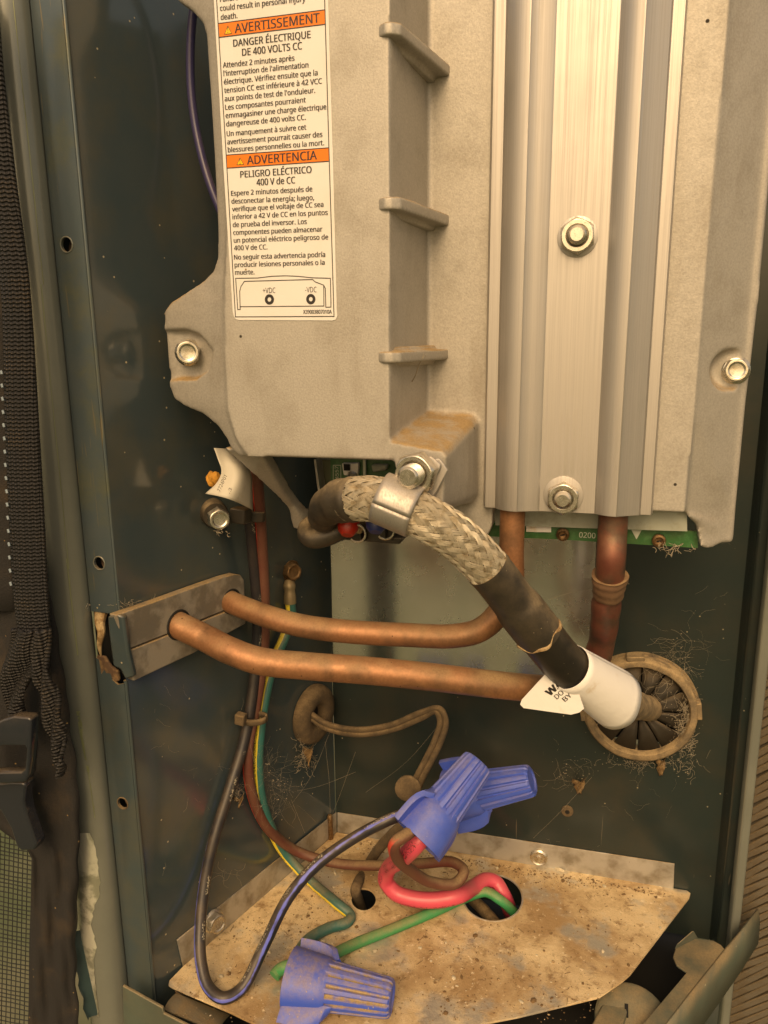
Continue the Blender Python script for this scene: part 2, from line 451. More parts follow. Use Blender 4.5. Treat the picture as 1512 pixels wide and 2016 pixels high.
TAGP = M('white_tag_paper', (0.78, 0.76, 0.73), 0.55, 0.0, var=((0.60, 0.46, 0.30), 0.10, 0.56, 0.80), bump=(0.09, 0.5, 0.9))
CURLP = M('stained_paper', (0.58, 0.54, 0.46), 0.6, 0.0, var=((0.30, 0.22, 0.13), 0.09, 0.56, 0.8), bump=(0.25, 0.15, 0.3))
ORANGE = M('orange_ink', (0.88, 0.19, 0.012), 0.4)
YELLOW = M('yellow_ink', (0.90, 0.52, 0.02), 0.4)
INK = M('black_ink', (0.022, 0.018, 0.016), 0.45)
PCBM = M('green_circuit_board', (0.008, 0.115, 0.030), 0.35, 0.0, var=((0.02, 0.15, 0.05), 0.3, 0.5, 0.6), dust=(0.08, 0.3, 0.2), spec=0.6)
SHEET = M('milky_insulating_sheet', (0.33, 0.36, 0.31), 0.35, 0.0, var=((0.22, 0.24, 0.19), 0.1, 0.45, 0.7), dust=(0.1, 0.3, 0.2))
SILK = M('white_silkscreen', (0.55, 0.58, 0.50), 0.5)
STRAP = None
FABRIC = M('dirty_dark_fabric', (0.014, 0.0125, 0.012), 0.9, 0.0, var=((0.035, 0.024, 0.016), 0.05, 0.48, 0.7), bump=(1.4, 0.8, 0.5), speck=((0.35, 0.22, 0.10), 0.25, 0.11, 0.72))
MESHM = M('black_mesh_strand', (0.018, 0.019, 0.016), 0.6, 0.0)
BUCK = M('black_buckle_plastic', (0.016, 0.020, 0.027), 0.12, 0.0, dust=(0.0, 0.25, 0.15), bump=(0.4, 0.1, 0.2), spec=0.7)
FINM = M('dirty_coil_fin', (0.105, 0.092, 0.072), 0.7, 0.3, var=((0.05, 0.042, 0.032), 0.1, 0.4, 0.7), dust=(0.12, 0.3, 0.1))
SCR = M('scratched_paint', (0.20, 0.22, 0.12), 0.4, 0.4)
WEB = M('spider_web_thread', (0.33, 0.28, 0.21), 0.8, 0.0)
DIRT = M('dirt_crumb', (0.17, 0.10, 0.048), 0.95, 0.0, var=((0.40, 0.28, 0.16), 0.15, 0.5, 0.62))
CHIP = M('pale_chip', (0.55, 0.47, 0.34), 0.8, 0.0)
FOAM = M('orange_foam', (0.55, 0.25, 0.05), 0.9, 0.0, bump=(0.8, 0.9, 0.6))
LEAF = M('dead_leaf', (0.24, 0.15, 0.07), 0.9, 0.0, bump=(0.8, 0.9, 0.6), var=((0.12, 0.07, 0.035), 0.3, 0.4, 0.6))
FIBRE = M('torn_fibre', (0.45, 0.32, 0.18), 0.95, 0.0, bump=(0.8, 0.9, 0.6), var=((0.25, 0.15, 0.07), 0.3, 0.4, 0.6))
WOODM = M('torn_brown_board', (0.20, 0.12, 0.06), 0.9, 0.0, bump=(0.6, 0.9, 0.6), var=((0.09, 0.05, 0.03), 0.2, 0.4, 0.6))
BLK = M('shade_black', (0.006, 0.005, 0.004), 0.8)  # black put in for shade in gaps, holes and slots; also chip legs
GRASS = M('grass_ground', (0.085, 0.105, 0.05), 0.9, 0.0, var=((0.19, 0.17, 0.11), 0.004, 0.4, 0.7))
def strap_mat():
    k = N('woven_black_webbing')
    at = k.attr()                                      # x across mm, y along mm
    a = k.math('SINE', k.math('MULTIPLY', at[1], 2*math.pi/1.45))
    sh = k.math('MULTIPLY', k.math('SINE', k.math('MULTIPLY', at[0], 2*math.pi/2.6)), 0.7)
    a2 = k.math('SINE', k.math('ADD', k.math('MULTIPLY', at[1], 2*math.pi/1.45), sh))
    b = k.math('SINE', k.math('MULTIPLY', at[0], 2*math.pi/1.3))
    h = k.math('ADD', a2, k.math('MULTIPLY', b, 0.6))
    nz = k.noise(0.08, 4)
    c = k.mix(k.ramp(nz, 0.45, 0.7), (0.028, 0.026, 0.026), (0.060, 0.042, 0.026))
    c = k.mix(k.ramp(h, -0.2, 1.2), (0.008, 0.007, 0.007), c)
    k.l(c, k.b.inputs['Base Color'])
    k.b.inputs['Roughness'].default_value = 0.62
    k.l(k.bump(h, 1.0, 0.5), k.b.inputs['Normal'])
    return k.m
STRAP = strap_mat()

def sans():
    # the plain sans-serif face that ships inside Blender; the built-in one if it is not there
    try:
        import os
        f = os.path.join(bpy.utils.resource_path('LOCAL'), 'datafiles', 'fonts', 'NotoSansHebrew-Regular.woff2')
        return bpy.data.fonts.load(f) if os.path.exists(f) else None
    except Exception:
        return None
FONT = sans()
def _glyphs(body):
    cu = bpy.data.curves.new('t', 'FONT')
    if FONT: cu.font = FONT
    cu.body = body; cu.size = 1.0; cu.resolution_u = 2
    o = bpy.data.objects.new('t', cu); COL.objects.link(o)
    dg = bpy.context.evaluated_depsgraph_get(); dg.update()
    me = bpy.data.meshes.new_from_object(o.evaluated_get(dg))
    bpy.data.objects.remove(o); bpy.data.curves.remove(cu)
    vv, ff = [v.co.copy() for v in me.vertices], [tuple(p.vertices) for p in me.polygons]
    bpy.data.meshes.remove(me)
    return vv, ff
CAPH = max(v.y for v in _glyphs('H')[0])
def text(s, p0, p1, n, cap, mat, parent, bold=0.0, name='lettering'):
    """flat print: baseline from p0 to p1 on the plane with normal n, cap height in mm; bold widens the strokes (in em)"""
    vv, ff = _glyphs(s)
    x0, x1 = min(v.x for v in vv), max(v.x for v in vv)
    e = (p1-p0); L = e.length; e.normalize()
    u = n.cross(e).normalized()
    if u.z < 0 and abs(u.z) > 0.3: u = -u
    sx, sy = L/(x1-x0), cap/CAPH
    mb = MB()
    for q in range(3 if bold else 1):
        dx = (q-1)*bold*cap if bold else 0.0
        mb.add([p0+e*((v.x-x0)*sx+dx)+u*(v.y*sy)+n*(0.012*q) for v in vv], ff)
    return build(name, mb, mat, parent, smooth=False, recalc=False)

def hexbolt(parent, c, axis, across, h, washer=0.0, mat=None, kind='bolt', stud=0.0, stud_h=0.0, rot=0.2, dish=True, name=None):
    """hex head or nut at c, rising along axis; washer and stud are its sub-parts"""
    mat = mat or ZINC
    ax = V(axis).normalized()
    rgt, up, _ = frame_of(ax)
    R = across/math.sqrt(3)
    mb = MB()
    def ring(r, hh, n=6, off=0.0):
        return [V(c)+ax*hh+(rgt*math.cos(2*math.pi*k/n+rot+off)+up*math.sin(2*math.pi*k/n+rot+off))*r for k in range(n)]
    n = 36
    prof = []
    def hexr(th):
        a = ((th) % (math.pi/3))-math.pi/6
        return (across/2)/math.cos(a)
    rows = []
    inner = across*0.36
    specs = [(0.0, 1.0), (h*0.82, 1.0), (h, 0.90)]
    for hh, q in specs:
        row = []
        for k in range(n):
            th = 2*math.pi*k/n
            r = hexr(th)
            if q < 1: r = min(r*0.985, across/2*1.0)*0.97
            elif hh > 0: r = min(r, across/2*1.13)
            row.append(V(c)+ax*hh+(rgt*math.cos(th+rot)+up*math.sin(th+rot))*r)
        rows.append(row)
    if stud:
        for r, hh in ((stud*1.18, h), (stud*1.02, h*0.8)): rows.append(ring(r, hh, n))
    elif dish:
        for r, hh in ((inner, h), (inner*0.9, h-0.35), (inner*0.35, h-0.5)): rows.append(ring(r, hh, n))
    mb.add([p for r in rows for p in r], [(i*n+k, i*n+(k+1) % n, (i+1)*n+(k+1) % n, (i+1)*n+k) for i in range(len(rows)-1) for k in range(n)]
           + [tuple((len(rows)-1)*n+k for k in range(n)), tuple(range(n-1, -1, -1))])
    o = build(name or kind, mb, mat, parent, bevel=0.25, flat_angle=25)
    third = parent.parent is not None                    # already two levels down: no further level
    host = parent if third else o
    if washer:
        mb = MB().lathe(V(c)-ax*0.6, ax, [(washer, 0), (washer, 0.9), (washer*0.9, 1.5), (across*0.5, 1.9)], 32)
        build('washer', mb, mat, host)
    if stud:
        prof = [(stud*0.9, 0)]
        hh = h*0.5
        while hh < h+stud_h-1.2:
            prof += [(stud, hh), (stud*0.88, hh+0.35)]
            hh += 0.75
        prof += [(stud*0.86, h+stud_h-0.6), (stud*0.7, h+stud_h), (stud*0.3, h+stud_h)]
        build('stud', MB().lathe(V(c), ax, prof, 20), mat, host)
    return o

# ================================================================== SETTING: ground and cabinet
build('ground', MB().poly([V((-40000, -40000, -520)), V((40000, -40000, -520)), V((40000, 40000, -520)), V((-40000, 40000, -520))]), GRASS, smooth=False)['kind'] = 'structure'

XF, YFOLD = -186.0, -40.0                              # fold between side panel and front flange
ZT, ZB = 190.0, -330.0
XC = _c.x
XR = B(1440, 1400).x
cab = thing('equipment_cabinet', 'dark green painted steel cabinet enclosing pipes, wires and the inverter', 'cabinet', (XC, YB, ZB))
# back panel with the round cut-out behind the large grommet
gc = B(1258, 1388)
hole = [gc+V((math.cos(a)*25, 0, math.sin(a)*25)) for a in [2*math.pi*k/32 for k in range(32)]]
mb = holed(MB(), [V((XC, YB, ZB)), V((XR, YB, ZB)), V((XR, YB, ZT)), V((XC, YB, ZT))], [hole])
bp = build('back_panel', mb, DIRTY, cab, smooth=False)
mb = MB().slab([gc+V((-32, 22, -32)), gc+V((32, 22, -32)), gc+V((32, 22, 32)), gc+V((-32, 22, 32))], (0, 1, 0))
build('hole_shade', mb, BLK, bp, smooth=False)  # black sheet added as the shade behind the grommet hole
# right-hand return of the panel and the posts beside it
edge = [B(1470, 1050, 0), B(1440, 1400, 0), B(1405, 1800, 0)]
mb = MB().prism([V((XR, YB, ZB)), V((XR+3, YB-7, ZB)), V((XR+13, YB-9, ZB)), V((XR+13, YB+1, ZB)), V((XR, YB+1, ZB))],
                [V((XR, YB, ZT)), V((XR+3, YB-7, ZT)), V((XR+13, YB-9, ZT)), V((XR+13, YB+1, ZT)), V((XR, YB+1, ZT))])
build('corner_return', mb, DIRTY, cab, bevel=0.8)
px_ = P(1492, 1400, 86)
mb = MB().prism([V((px_.x-3.5, 84, ZB-90)), V((px_.x-2.5, 82, ZB-90)), V((px_.x+2.0, 83.5, ZB-90)), V((px_.x+2.4, 88, ZB-90)), V((px_.x-3.5, 88, ZB-90))],
                [V((px_.x-3.5, 84, ZT)), V((px_.x-2.5, 82, ZT)), V((px_.x+2.0, 83.5, ZT)), V((px_.x+2.4, 88, ZT)), V((px_.x-3.5, 88, ZT))])
build('corner_rail', mb, POST, cab, bevel=0.8)
# side panel
def wpt(y, z, off=0.0):
    return V((WX0+SPL*y, y, z))+WN*off
ysteps = [YFOLD+(YB-YFOLD)*i/10 for i in range(11)]
zsteps = [ZB+(ZT-ZB)*i/16 for i in range(17)]
rows = [[wpt(y, z, 0.7*math.sin(y*0.045+1)*math.sin(z*0.018)) for y in ysteps] for z in zsteps]
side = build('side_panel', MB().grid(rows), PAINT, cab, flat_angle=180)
# front flange, in two lengths with a torn gap at the pipe seal
def flange(z0, z1, holes, torn=False):
    def e(q, z): return V((XF-q*13.2, YFOLD-0.3+q*0.6, z))
    outer = [e(0, z0), e(1, z0), e(1, z1), e(0, z1)]
    if torn:
        outer = [e(0, z0), e(1, z0), e(1, z1), e(0.55, z1-2), e(0.45, z1-9), e(0.25, z1-11), e(0, z1-10)]
    hl = []
    for hx, hy in holes:
        c = P(hx, hy, YFOLD)
        hl.append([c+V((math.cos(a)*2.4, 0.05, math.sin(a)*2.6)) for a in [2*math.pi*k/16 for k in range(16)]])
    for h in hl:
        for p in h: p.y = YFOLD-0.3+(XF-p.x)/13.2*0.6
    return holed(MB(), outer, hl)
zgap0, zgap1 = P(200, 1205, YFOLD).z, P(235, 1300, YFOLD).z
fu = build('front_flange', flange(zgap0, ZT, [(133, 482), (197, 1108)]), FLANGE, cab, smooth=False, solid=0.9)
fl_ = build('front_flange', flange(-315, zgap1, [(243, 1580)], True), PAINT, cab, smooth=False, solid=0.9)
for hx, hy, host in ((133, 482, fu), (197, 1108, fu), (243, 1580, fl_)):
    c = P(hx, hy, YFOLD)
    mb = MB()
    ring = [c+V((math.cos(2*math.pi*k/24)*2.6, -0.6, math.sin(2*math.pi*k/24)*2.8)) for k in range(25)]
    mb.tube(ring, 0.28, 6, cap=False)
    build('hole_rim', mb, WDUST if hy == 1580 else POST, host)
    build('dark_clip', MB().lathe(c+V((0, 4, 0)), V((0.3, 1, -0.2)), [(3.4, 0), (2.8, 5)], 12), WOODM, host)
# rolled fold along the flange edge
mb = MB().tube([V((XF, YFOLD+0.4, zgap0)), V((XF, YFOLD+0.4, ZT))], 0.9, 10)
build('fold_edge', mb, FLANGE, cab)
build('fold_edge', MB().tube([V((XF, YFOLD+0.4, -315)), V((XF, YFOLD+0.4, zgap1-9))], 0.9, 10), PAINT, cab)
# black sheet standing in for the shade in the gap behind the post
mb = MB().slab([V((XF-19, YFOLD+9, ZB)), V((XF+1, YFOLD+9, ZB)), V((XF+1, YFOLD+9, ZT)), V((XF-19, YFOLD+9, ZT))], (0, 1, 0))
build('gap_shade', mb, BLK, cab, smooth=False)
# corner post: a rounded channel left of the flange
pc = P(135, 1150, -44)
POX, POY, POR = pc.x-3.4, -42.0, 9.5
mb = MB()
def post_pt(a, z, r=POR):
    return V((POX+math.cos(a)*r, POY-math.sin(a)*r*0.8, z))
angs = [math.pi*(-0.15+1.3*k/60) for k in range(61)]
zs = [ZB-20+(ZT-ZB+20)*i/40 for i in range(41)]
rows = [[post_pt(a, z, POR) for a in angs] for z in zs]
post = build('corner_post', MB().grid(rows), POST, cab, flat_angle=180, solid=0.8)
def post_skin(px, py, lift):
    # hit of the pixel ray with the post surface
    d = ray(px, py)
    best = None
    for i in range(600):
        t = 200+i*0.25
        p = CAM+d*t
        q = ((p.x-POX)/(POR+lift))**2+((p.y-POY)/((POR+lift)*0.8))**2
        if q <= 1: return p
        if best is None or q < best[0]: best = (q, p)
    q, p = best                                         # a miss: the nearest point of the outline
    f = 1/math.sqrt(q)
    return V((POX+(p.x-POX)*f, POY+(p.y-POY)*f, p.z))
# bare metal where the paint has peeled off: a thin irregular sheet on the post
L_ = [(152, 1640), (150, 1675), (148, 1715), (147, 1770), (144, 1790), (141, 1812), (140, 1850), (150, 1900), (158, 1960), (165, 2030)]
R2_ = [(177, 1640), (186, 1660), (192, 1690), (197, 1735), (196, 1762), (185, 1785), (180, 1820), (190, 1865), (185, 1890), (180, 1930), (176, 1980), (175, 2030)]
def along(ls, y):
    for (x0, y0), (x1, y1) in zip(ls, ls[1:]):
        if y0 <= y <= y1: return x0+(x1-x0)*(y-y0)/(y1-y0)
    return ls[-1][0]
rows = []
for i in range(53):
    y = 1640+390*i/52
    a, b_ = along(L_, y), along(R2_, y)+random.uniform(-1.5, 1.5)
    rows.append([post_skin(a+(b_-a)*k/14, y, 0.85) for k in range(15)])
bare = build('bare_metal_patch', MB().grid(rows), BARE, post, flat_angle=180)
bare['label'] = 'bright bare metal where paint has peeled off'
rows = []
for i in range(15):
    y = 1835+190*i/14
    x0 = 139+(y-1835)*0.13
    a = post_skin(x0+8, y, 0.7)
    wob = 2.0+1.0*math.sin(i*1.7)
    rows.append([a, a+V((-1.6-wob*0.3, -1.5, 0)), a+V((-2.2-wob*0.6, -2.8-wob*0.2, 0.5*math.sin(i))), a+V((-1.5-wob*0.8, -4.2, 0))])
build('peeling_paint', MB().grid(rows), PEEL, post, flat_angle=180)
for (x0, y0, x1, y1, w) in [(150, 1400, 158, 1450, 1.3), (156, 1440, 172, 1520, 0.7), (172, 1510, 186, 1610, 0.35), (25, 0, 85, 560, 0.3), (80, 560, 135, 1120, 0.3), (130, 1100, 152, 1290, 0.35)]:
    n = 10
    rows = []
    for i in range(n+1):
        x, y = x0+(x1-x0)*i/n, y0+(y1-y0)*i/n
        p, q = post_skin(x, y, 0.7), post_skin(x+w*5*(0.6+0.8*random.random()), y, 0.7)
        rows.append([p, q])
    build('paint_scratch', MB().grid(rows), SCR, post, flat_angle=180)
# torn liner and fibres in the gap at the seal
mb = MB()
for k in range(5):
    o_ = random.uniform(-1, 1)
    mb.tube(catmull([P(200+o_*6, 1206, -38), P(197+o_*4, 1225, -41), P(200+o_*3, 1245, -42), P(196+o_*2, 1270, -41), P(199, 1292, -40)]), lambda t: 1.7*(1-t)**0.7+0.15, 7)
build('torn_fibres', mb, FIBRE, cab)
mb = MB().slab([P(190, 1290, -40), P(206, 1293, -41), P(218, 1312, -41), P(232, 1322, -41), P(235, 1340, -40), P(215, 1350, -40), P(205, 1335, -40), P(196, 1345, -40)], (0, 1.5, 0))
build('torn_board', mb, WOODM, cab, bevel=0.5)
# base pan: floor, left front rail, rolled support lip, right rim
mb = MB().slab([V((XF, -40, -334)), V((66, -40, -334)), V((66, 130, -334)), V((XF, 130, -334))], (0, 0, -2))
pan = thing('base_pan', 'grey green metal base pan with folded rim under the tray', 'pan', (-60, 30, -336))
build('pan_floor', mb, BLK, pan, smooth=False)  # floor coloured black for the shade under the tray
ra, rb = P(241, 1941, -52), P(320, 1985, -56)
mb = MB().slab([ra, rb, P(322, 1996, -56), P(480, 2075, -64), P(480, 2160, -64), P(245, 2100, -52)], (0, 1.4, 0))
build('front_rail', mb, PANM, pan, bevel=0.4)
rows = []
for i in range(9):
    t = i/8
    a0, a1 = P(322+108*t, 1989+44*t, -50+2*t), P(349+104*t, 1955+42*t, -37+6*t)
    row = []
    for k in range(9):
        q = k/8
        row.append(a0.lerp(a1, q)+V((0, -1.2*math.sin(q*3.1), 1.6*math.sin(q*3.1))))
    rows.append(row)
build('rolled_lip', MB().grid(rows), M('dusty_rolled_lip', (0.26, 0.24, 0.18), 0.5, 0.4, dust=(0.25, 0.5, 0.08), bump=(0.5, 0.2, 0.2)), pan, solid=1.2, flat_angle=180)
zr = P(1345, 1895, 45).z
def H(px, py, z):                                       # point at height z
    d = ray(px, py)
    return CAM+d*((z-CAM.z)/d.z)
ledge = [H(1240, 2046, zr), H(1352, 1914, zr), H(1332, 1900, zr), H(1325, 1884, zr), H(1330, 1866, zr), H(1364, 1846, zr), H(1374, 1848, zr), H(1404, 1851, zr), H(1420, 1860, zr), H(1428, 1870, zr), H(1290, 2046, zr)]
mb = MB().slab(ledge, (0, 0, -1.2))
build('rim_ledge', mb, PANM, pan, bevel=0.4)
fo = [H(1290, 2046, zr), H(1360, 1955, zr), H(1428, 1870, zr), H(1460, 1832, zr), H(1492, 1790, zr+3)]
dr = [29, 27, 25, 23, 20]
rows = [[p+V((0, 0, 0.2)), p+V((1.2, -0.6, -d*0.4)), p+V((1.5, -0.8, -d))] for p, d in zip(fo, dr)]
build('rim_skirt', MB().grid(rows), PANM, pan, solid=1.0)
mb = MB().slab([H(1328, 1868, zr), H(1333, 1858, zr+3.2), H(1362, 1833, zr+5.2), H(1370, 1847, zr)], (1.0, 0.5, 0))
build('rim_tab', mb, PANM, pan, bevel=0.35)
c = H(1246, 2012, zr-8)
mb = MB().lathe(c, V((0.1, -0.4, 1)), [(17, -3), (17, 0), (15.5, 1.5), (8, 2.2)], 32)
dsc = build('round_boss', mb, PANM, pan)
build('slot', MB().box(c+V((-3, 2, 3.2)), (1.6, 0, 0), (0, 5.5, 1.5), (0, 0, 1.5)), BLK, dsc)
mb = MB().slab([H(1150, 2046, zr-4), H(1190, 1965, zr-4), H(1222, 1948, zr-4), H(1242, 1975, zr-4), H(1215, 2046, zr-4)], (0, 0, -6))
build('support_bracket', mb, PANM, pan, bevel=1.0)

# coil fins at the right edge
coil = thing('condenser_coil', 'brown dusty condenser coil fins seen at the right edge', 'coil', P(1500, 1700, 105))
fx = P(1500, 1600, 100).x+4
rows = [V((fx-7, 104, 0)), V((fx+45, 104, 0))]
mb = MB().slab([V((fx-7, 108, ZB-150)), V((fx+60, 108, ZB-150)), V((fx+60, 108, ZT)), V((fx-7, 108, ZT))], (0, 2, 0))
build('coil_back', mb, BLK, coil, smooth=False)
fin0 = None
z = ZB-180
L0 = root_loc(coil)
while z < -60:
    if fin0 is None:
        mb = MB().add([L0+V(p) for p in [(-9, 0, -9), (50, 0, 42), (50, 0.6, 46.4), (-9, 0.6, -4.6), (-9, 5, -5.2), (50, 5, 44.6)]],
                      [(0, 1, 2, 3), (3, 2, 5, 4), (0, 4, 5, 1), (0, 3, 4), (1, 5, 2)])
        fin0 = build('fin', mb, FINM, coil, bevel=0.6)
        f_ = fin0
    else:
        f_ = fin0.copy(); COL.objects.link(f_); f_.parent = coil
    f_.location = (V((fx, 101, z))-L0)*MM
    f_.rotation_euler = (0, random.uniform(-.07, .07), random.uniform(-.05, .05))
    z += 5.6

# ================================================================== INVERTER COVER
YF = -25.0
def PF(px, py, dy=0.0): return P(px, py, YF+dy)
cover = thing('inverter_cover', 'cast aluminium inverter cover with warning label, ribs and bolts', 'cover', PF(700, 1000, 30))
mb = MB()
def fr_(lst): return [PF(x, y, d) for x, y, d in lst]
# raised left box
fpx = [(432, -120), (436, 100), (447, 430), (441, 560), (442, 700), (448, 810), (464, 865), (488, 899), (768, 908), (768, -120)]
front = [PF(x, y, 0) for x, y in fpx]
back = [V((p.x, YF+46, p.z)) for p in front]
wr = PF(843, 500, 46).x
back[-1].x = back[-2].x = wr
mb.prism(front, back)
# block at the lower right of the box
front = fr_([(760, 868, 0), (872, 888, 0), (880, 900, 0), (872, 998, 0), (862, 1006, 0), (790, 1000, 0), (776, 905, 0)])
back = fr_([(840, 812, 46), (932, 818, 46), (943, 832, 46), (943, 972, 46), (932, 990, 46), (850, 985, 46), (835, 905, 46)])
mb.prism(front, back)
# left wing with the ear
sil = [(300, -120), (348, 0), (378, 21), (399, 45), (406, 71), (411, 149), (421, 298), (428, 446), (428, 506), (420, 533), (399, 554), (336, 595),
       (324, 612), (323, 640), (326, 700), (333, 760), (341, 784), (362, 799), (400, 815), (428, 838), (445, 862), (456, 886), (472, 899)]
inn = [(440, -120), (440, 0), (440, 21), (440, 45), (440, 71), (442, 149), (446, 298), (450, 446), (450, 506), (450, 533), (448, 554), (444, 595),
       (444, 612), (444, 640), (445, 700), (446, 760), (447, 784), (450, 799), (455, 815), (462, 838), (470, 862), (478, 880), (490, 897)]
fa, fb = [], []
for (x, y), (x2, y2) in zip(sil, inn):
    w_ = min(1.0, (x2-x)/115.0)
    fa.append(PF(x, y, 2.0+7.0*w_)); fb.append(PF(x2, y2, 0.6))
bk = [V((p.x, YF+13, p.z)) for p in fa]; bk2 = [V((p.x, YF+13, p.z)) for p in fb]
n = len(fa)
pts = fa+fb+bk+bk2
fs = []
for i in range(n-1):
    fs += [(i, i+1, n+i+1, n+i), (2*n+i, 3*n+i, 3*n+i+1, 2*n+i+1), (i, 2*n+i, 2*n+i+1, i+1), (n+i, n+i+1, 3*n+i+1, 3*n+i)]
fs += [(0, n, 3*n, 2*n), (n-1, 3*n-1, 4*n-1, 2*n-1)]
mb.add(pts, fs)
# recessed plate
rp = [(800, -120), (1450, -120), (1437, 0), (1385, 595), (1351, 1009), (1290, 1007), (972, 1000), (969, 1035), (962, 1052), (945, 1064), (862, 1070), (826, 1062), (820, 1040), (820, 960)]
front = [PF(x, y, 45) for x, y in rp]
mb.slab(front, (0, 8, 0))
# right slope, lip and foot
rid = [(1450, -120), (1437, 0), (1385, 595), (1368, 800), (1351, 1009), (1358, 1020), (1371, 1036)]
inl = [(1545, -120), (1531, 0), (1474, 595), (1456, 800), (1437, 1000), (1436, 1030), (1434, 1066)]
out = [(1562, -120), (1548, 0), (1493, 595), (1468, 800), (1449, 1000), (1447, 1030), (1444, 1066)]
fa = [PF(x-3, y, 45) for x, y in rid]; fb = [PF(x, y, 60) for x, y in inl]; fc = [PF(x, y, 60.5) for x, y in out]
for p in fa[-3:]: p.y += 4.0
fa[-1].y += 4
n = len(fa)
row4 = [V((p.x, YF+68, p.z)) for p in fc]; row5 = [V((p.x, YF+68, p.z)) for p in fb]; row6 = [V((p.x, YF+67, p.z)) for p in fa[:-3]]+[V((p.x, max(YF+58, p.y+8), p.z)) for p in fa[-3:]]
pts = fa+fb+fc+row4+row5+row6
fs = []
for i in range(n-1):
    for r in range(6):
        r2 = (r+1) % 6
        fs.append((r*n+i, r*n+i+1, r2*n+i+1, r2*n+i))
fs += [tuple(r*n for r in range(6)), tuple(r*n+n-1 for r in range(6))]
mb.add(pts, fs)
mb.slab(fr_([(1370, 1030, 53), (1400, 1030, 55), (1437, 1045, 60), (1440, 1068, 60), (1420, 1070, 58), (1397, 1081, 55), (1380, 1078, 53), (1375, 1055, 53)]), (0, 9, 0))
# strut from the lower left corner to its foot
sa = fr_([(440, 880, 6), (515, 898, 6), (520, 906, 7), (556, 965, 28), (578, 995, 40), (598, 1012, 46), (602, 1036, 48), (594, 1044, 48), (576, 1040, 48), (568, 1005, 42), (548, 980, 32), (500, 935, 16)])
mb.prism(sa, [p+V((0, 9, 0)) for p in sa])
body = build('body', mb, CAST, cover, smooth=False)
md = body.modifiers.new('r', 'REMESH'); md.mode = 'VOXEL'; md.voxel_size = 0.75*MM
# pockets round the two cover bolts
cut = MB()
cf = fr_([(318, 652, 9), (372, 650, 9), (400, 660, 8), (424, 690, 6), (416, 728, 7), (392, 744, 8), (328, 748, 9)])
cut.prism([p+V((0, -22, 0))+(p-PF(375, 700, 9))*0.28 for p in cf], [p+V((0, 1.5, 0)) for p in cf])
sc_ = PF(1445, 727, 60)
cut.lathe(sc_+V((-1.5, -0.8, 0)), V((0, -1, 0)), [(7.5, 0), (8.4, 5), (10, 22)], 28)
cuto = build('cutter', cut, CAST, None, base=(0, 0, 0))
cuto.parent = cover
cuto.matrix_parent_inverse = Matrix.Translation(-cover.location)
md = body.modifiers.new('b', 'BOOLEAN'); md.operation = 'DIFFERENCE'; md.object = cuto; md.solver = 'FAST' if 'FAST' in md.bl_rna.properties['solver'].enum_items else 'FLOAT'
md = body.modifiers.new('r2', 'REMESH'); md.mode = 'VOXEL'; md.voxel_size = 0.75*MM
md = body.modifiers.new('s', 'SMOOTH'); md.iterations = 5; md.factor = 0.5
bake(body)
bpy.data.objects.remove(cuto)
body.data.shade_smooth()
body.data.materials.clear(); body.data.materials.append(CAST)
# three ribs on the box wall
for yy, tip, rise in ((44, 886, 0.0), (388, 884, 0.0), (692, 882, 0.0)):
    z0 = PF(770, yy, 0).z
    xa, xb, xc = PF(738, yy, 0).x, PF(792, yy, 2).x, PF(tip, yy+20, 43).x
    plan = [(xa, 1.0), (xa+4, -1.9), (xb-3, -1.6), (xb, 0.6), (xc-1, 41.5), (xc, 47), (xa+5, 47)]
    th = 4.2
    mb = MB().prism([V((x, YF+y, z0)) for x, y in plan], [V((x, YF+y, z0-th)) for x, y in plan])
    # flared foot where the rib meets the wall
    mb.prism([V((x-(1.5 if x > xa+6 else 0), YF+y, z0+1.6)) for x, y in [(xa+4, 2), (xb-4, 3), (xb+2, 20), (xc-4, 46), (xc-8, 49), (xa+5, 49)]],
             [V((x, YF+y, z0-th-1.8)) for x, y in [(xa+4, 2), (xb-5, 3), (xb-1, 20), (xc-6, 46), (xc-10, 49), (xa+5, 49)]])
    rb_ = build('rib', mb, CAST, cover)
    md = rb_.modifiers.new('r', 'REMESH'); md.mode = 'VOXEL'; md.voxel_size = 0.5*MM
    md = rb_.modifiers.new('s', 'SMOOTH'); md.iterations = 9; md.factor = 0.5
    bake(rb_); rb_.data.shade_smooth(); rb_.data.materials.clear(); rb_.data.materials.append(CAST)
# bolts of the cover
hexbolt(cover, PF(371, 694, 8.8), V((0.5, -1, 0.02)), 8.8, 7.0, washer=5.4, kind='bolt', rot=0.35)
hexbolt(cover, PF(1447, 729, 60), V((0.0, -1, 0.05)), 8.6, 4.6, washer=5.7, kind='bolt', rot=0.1)

# warning label stuck on the cover
LY = -0.28
lab = MB()
def LP(x, y, l=0.0): return PF(x, y, LY-l)
ol = [(417, -120), (421, 0), (440, 330), (458, 612), (460, 622), (464, 628), (471, 630), (654, 631), (661, 629), (664, 622), (663, 612), (656, 330), (646, 0), (642, -120)]
lab.slab([LP(x, y) for x, y in ol], (0, 0.25, 0))
label = build('warning_label', lab, PAPER, cover, smooth=False)
label['label'] = 'white sticker with orange bars, French and Spanish warnings'
LN = V((0, -1, 0))
def R1(x, y): return (400+x/5.04, y/5.04)
def R2(x, y): return (400+x/5.04, 280+y/5.04)
for pts in ([R1(152, 232), R1(1208, 97), R1(1212, 240), R1(162, 370)], [R2(228, 128), R2(1247, 55), R2(1250, 186), R2(236, 255)]):
    build('orange_banner', MB().poly([LP(x, y, 0.06) for x, y in pts]), ORANGE, label, smooth=False)
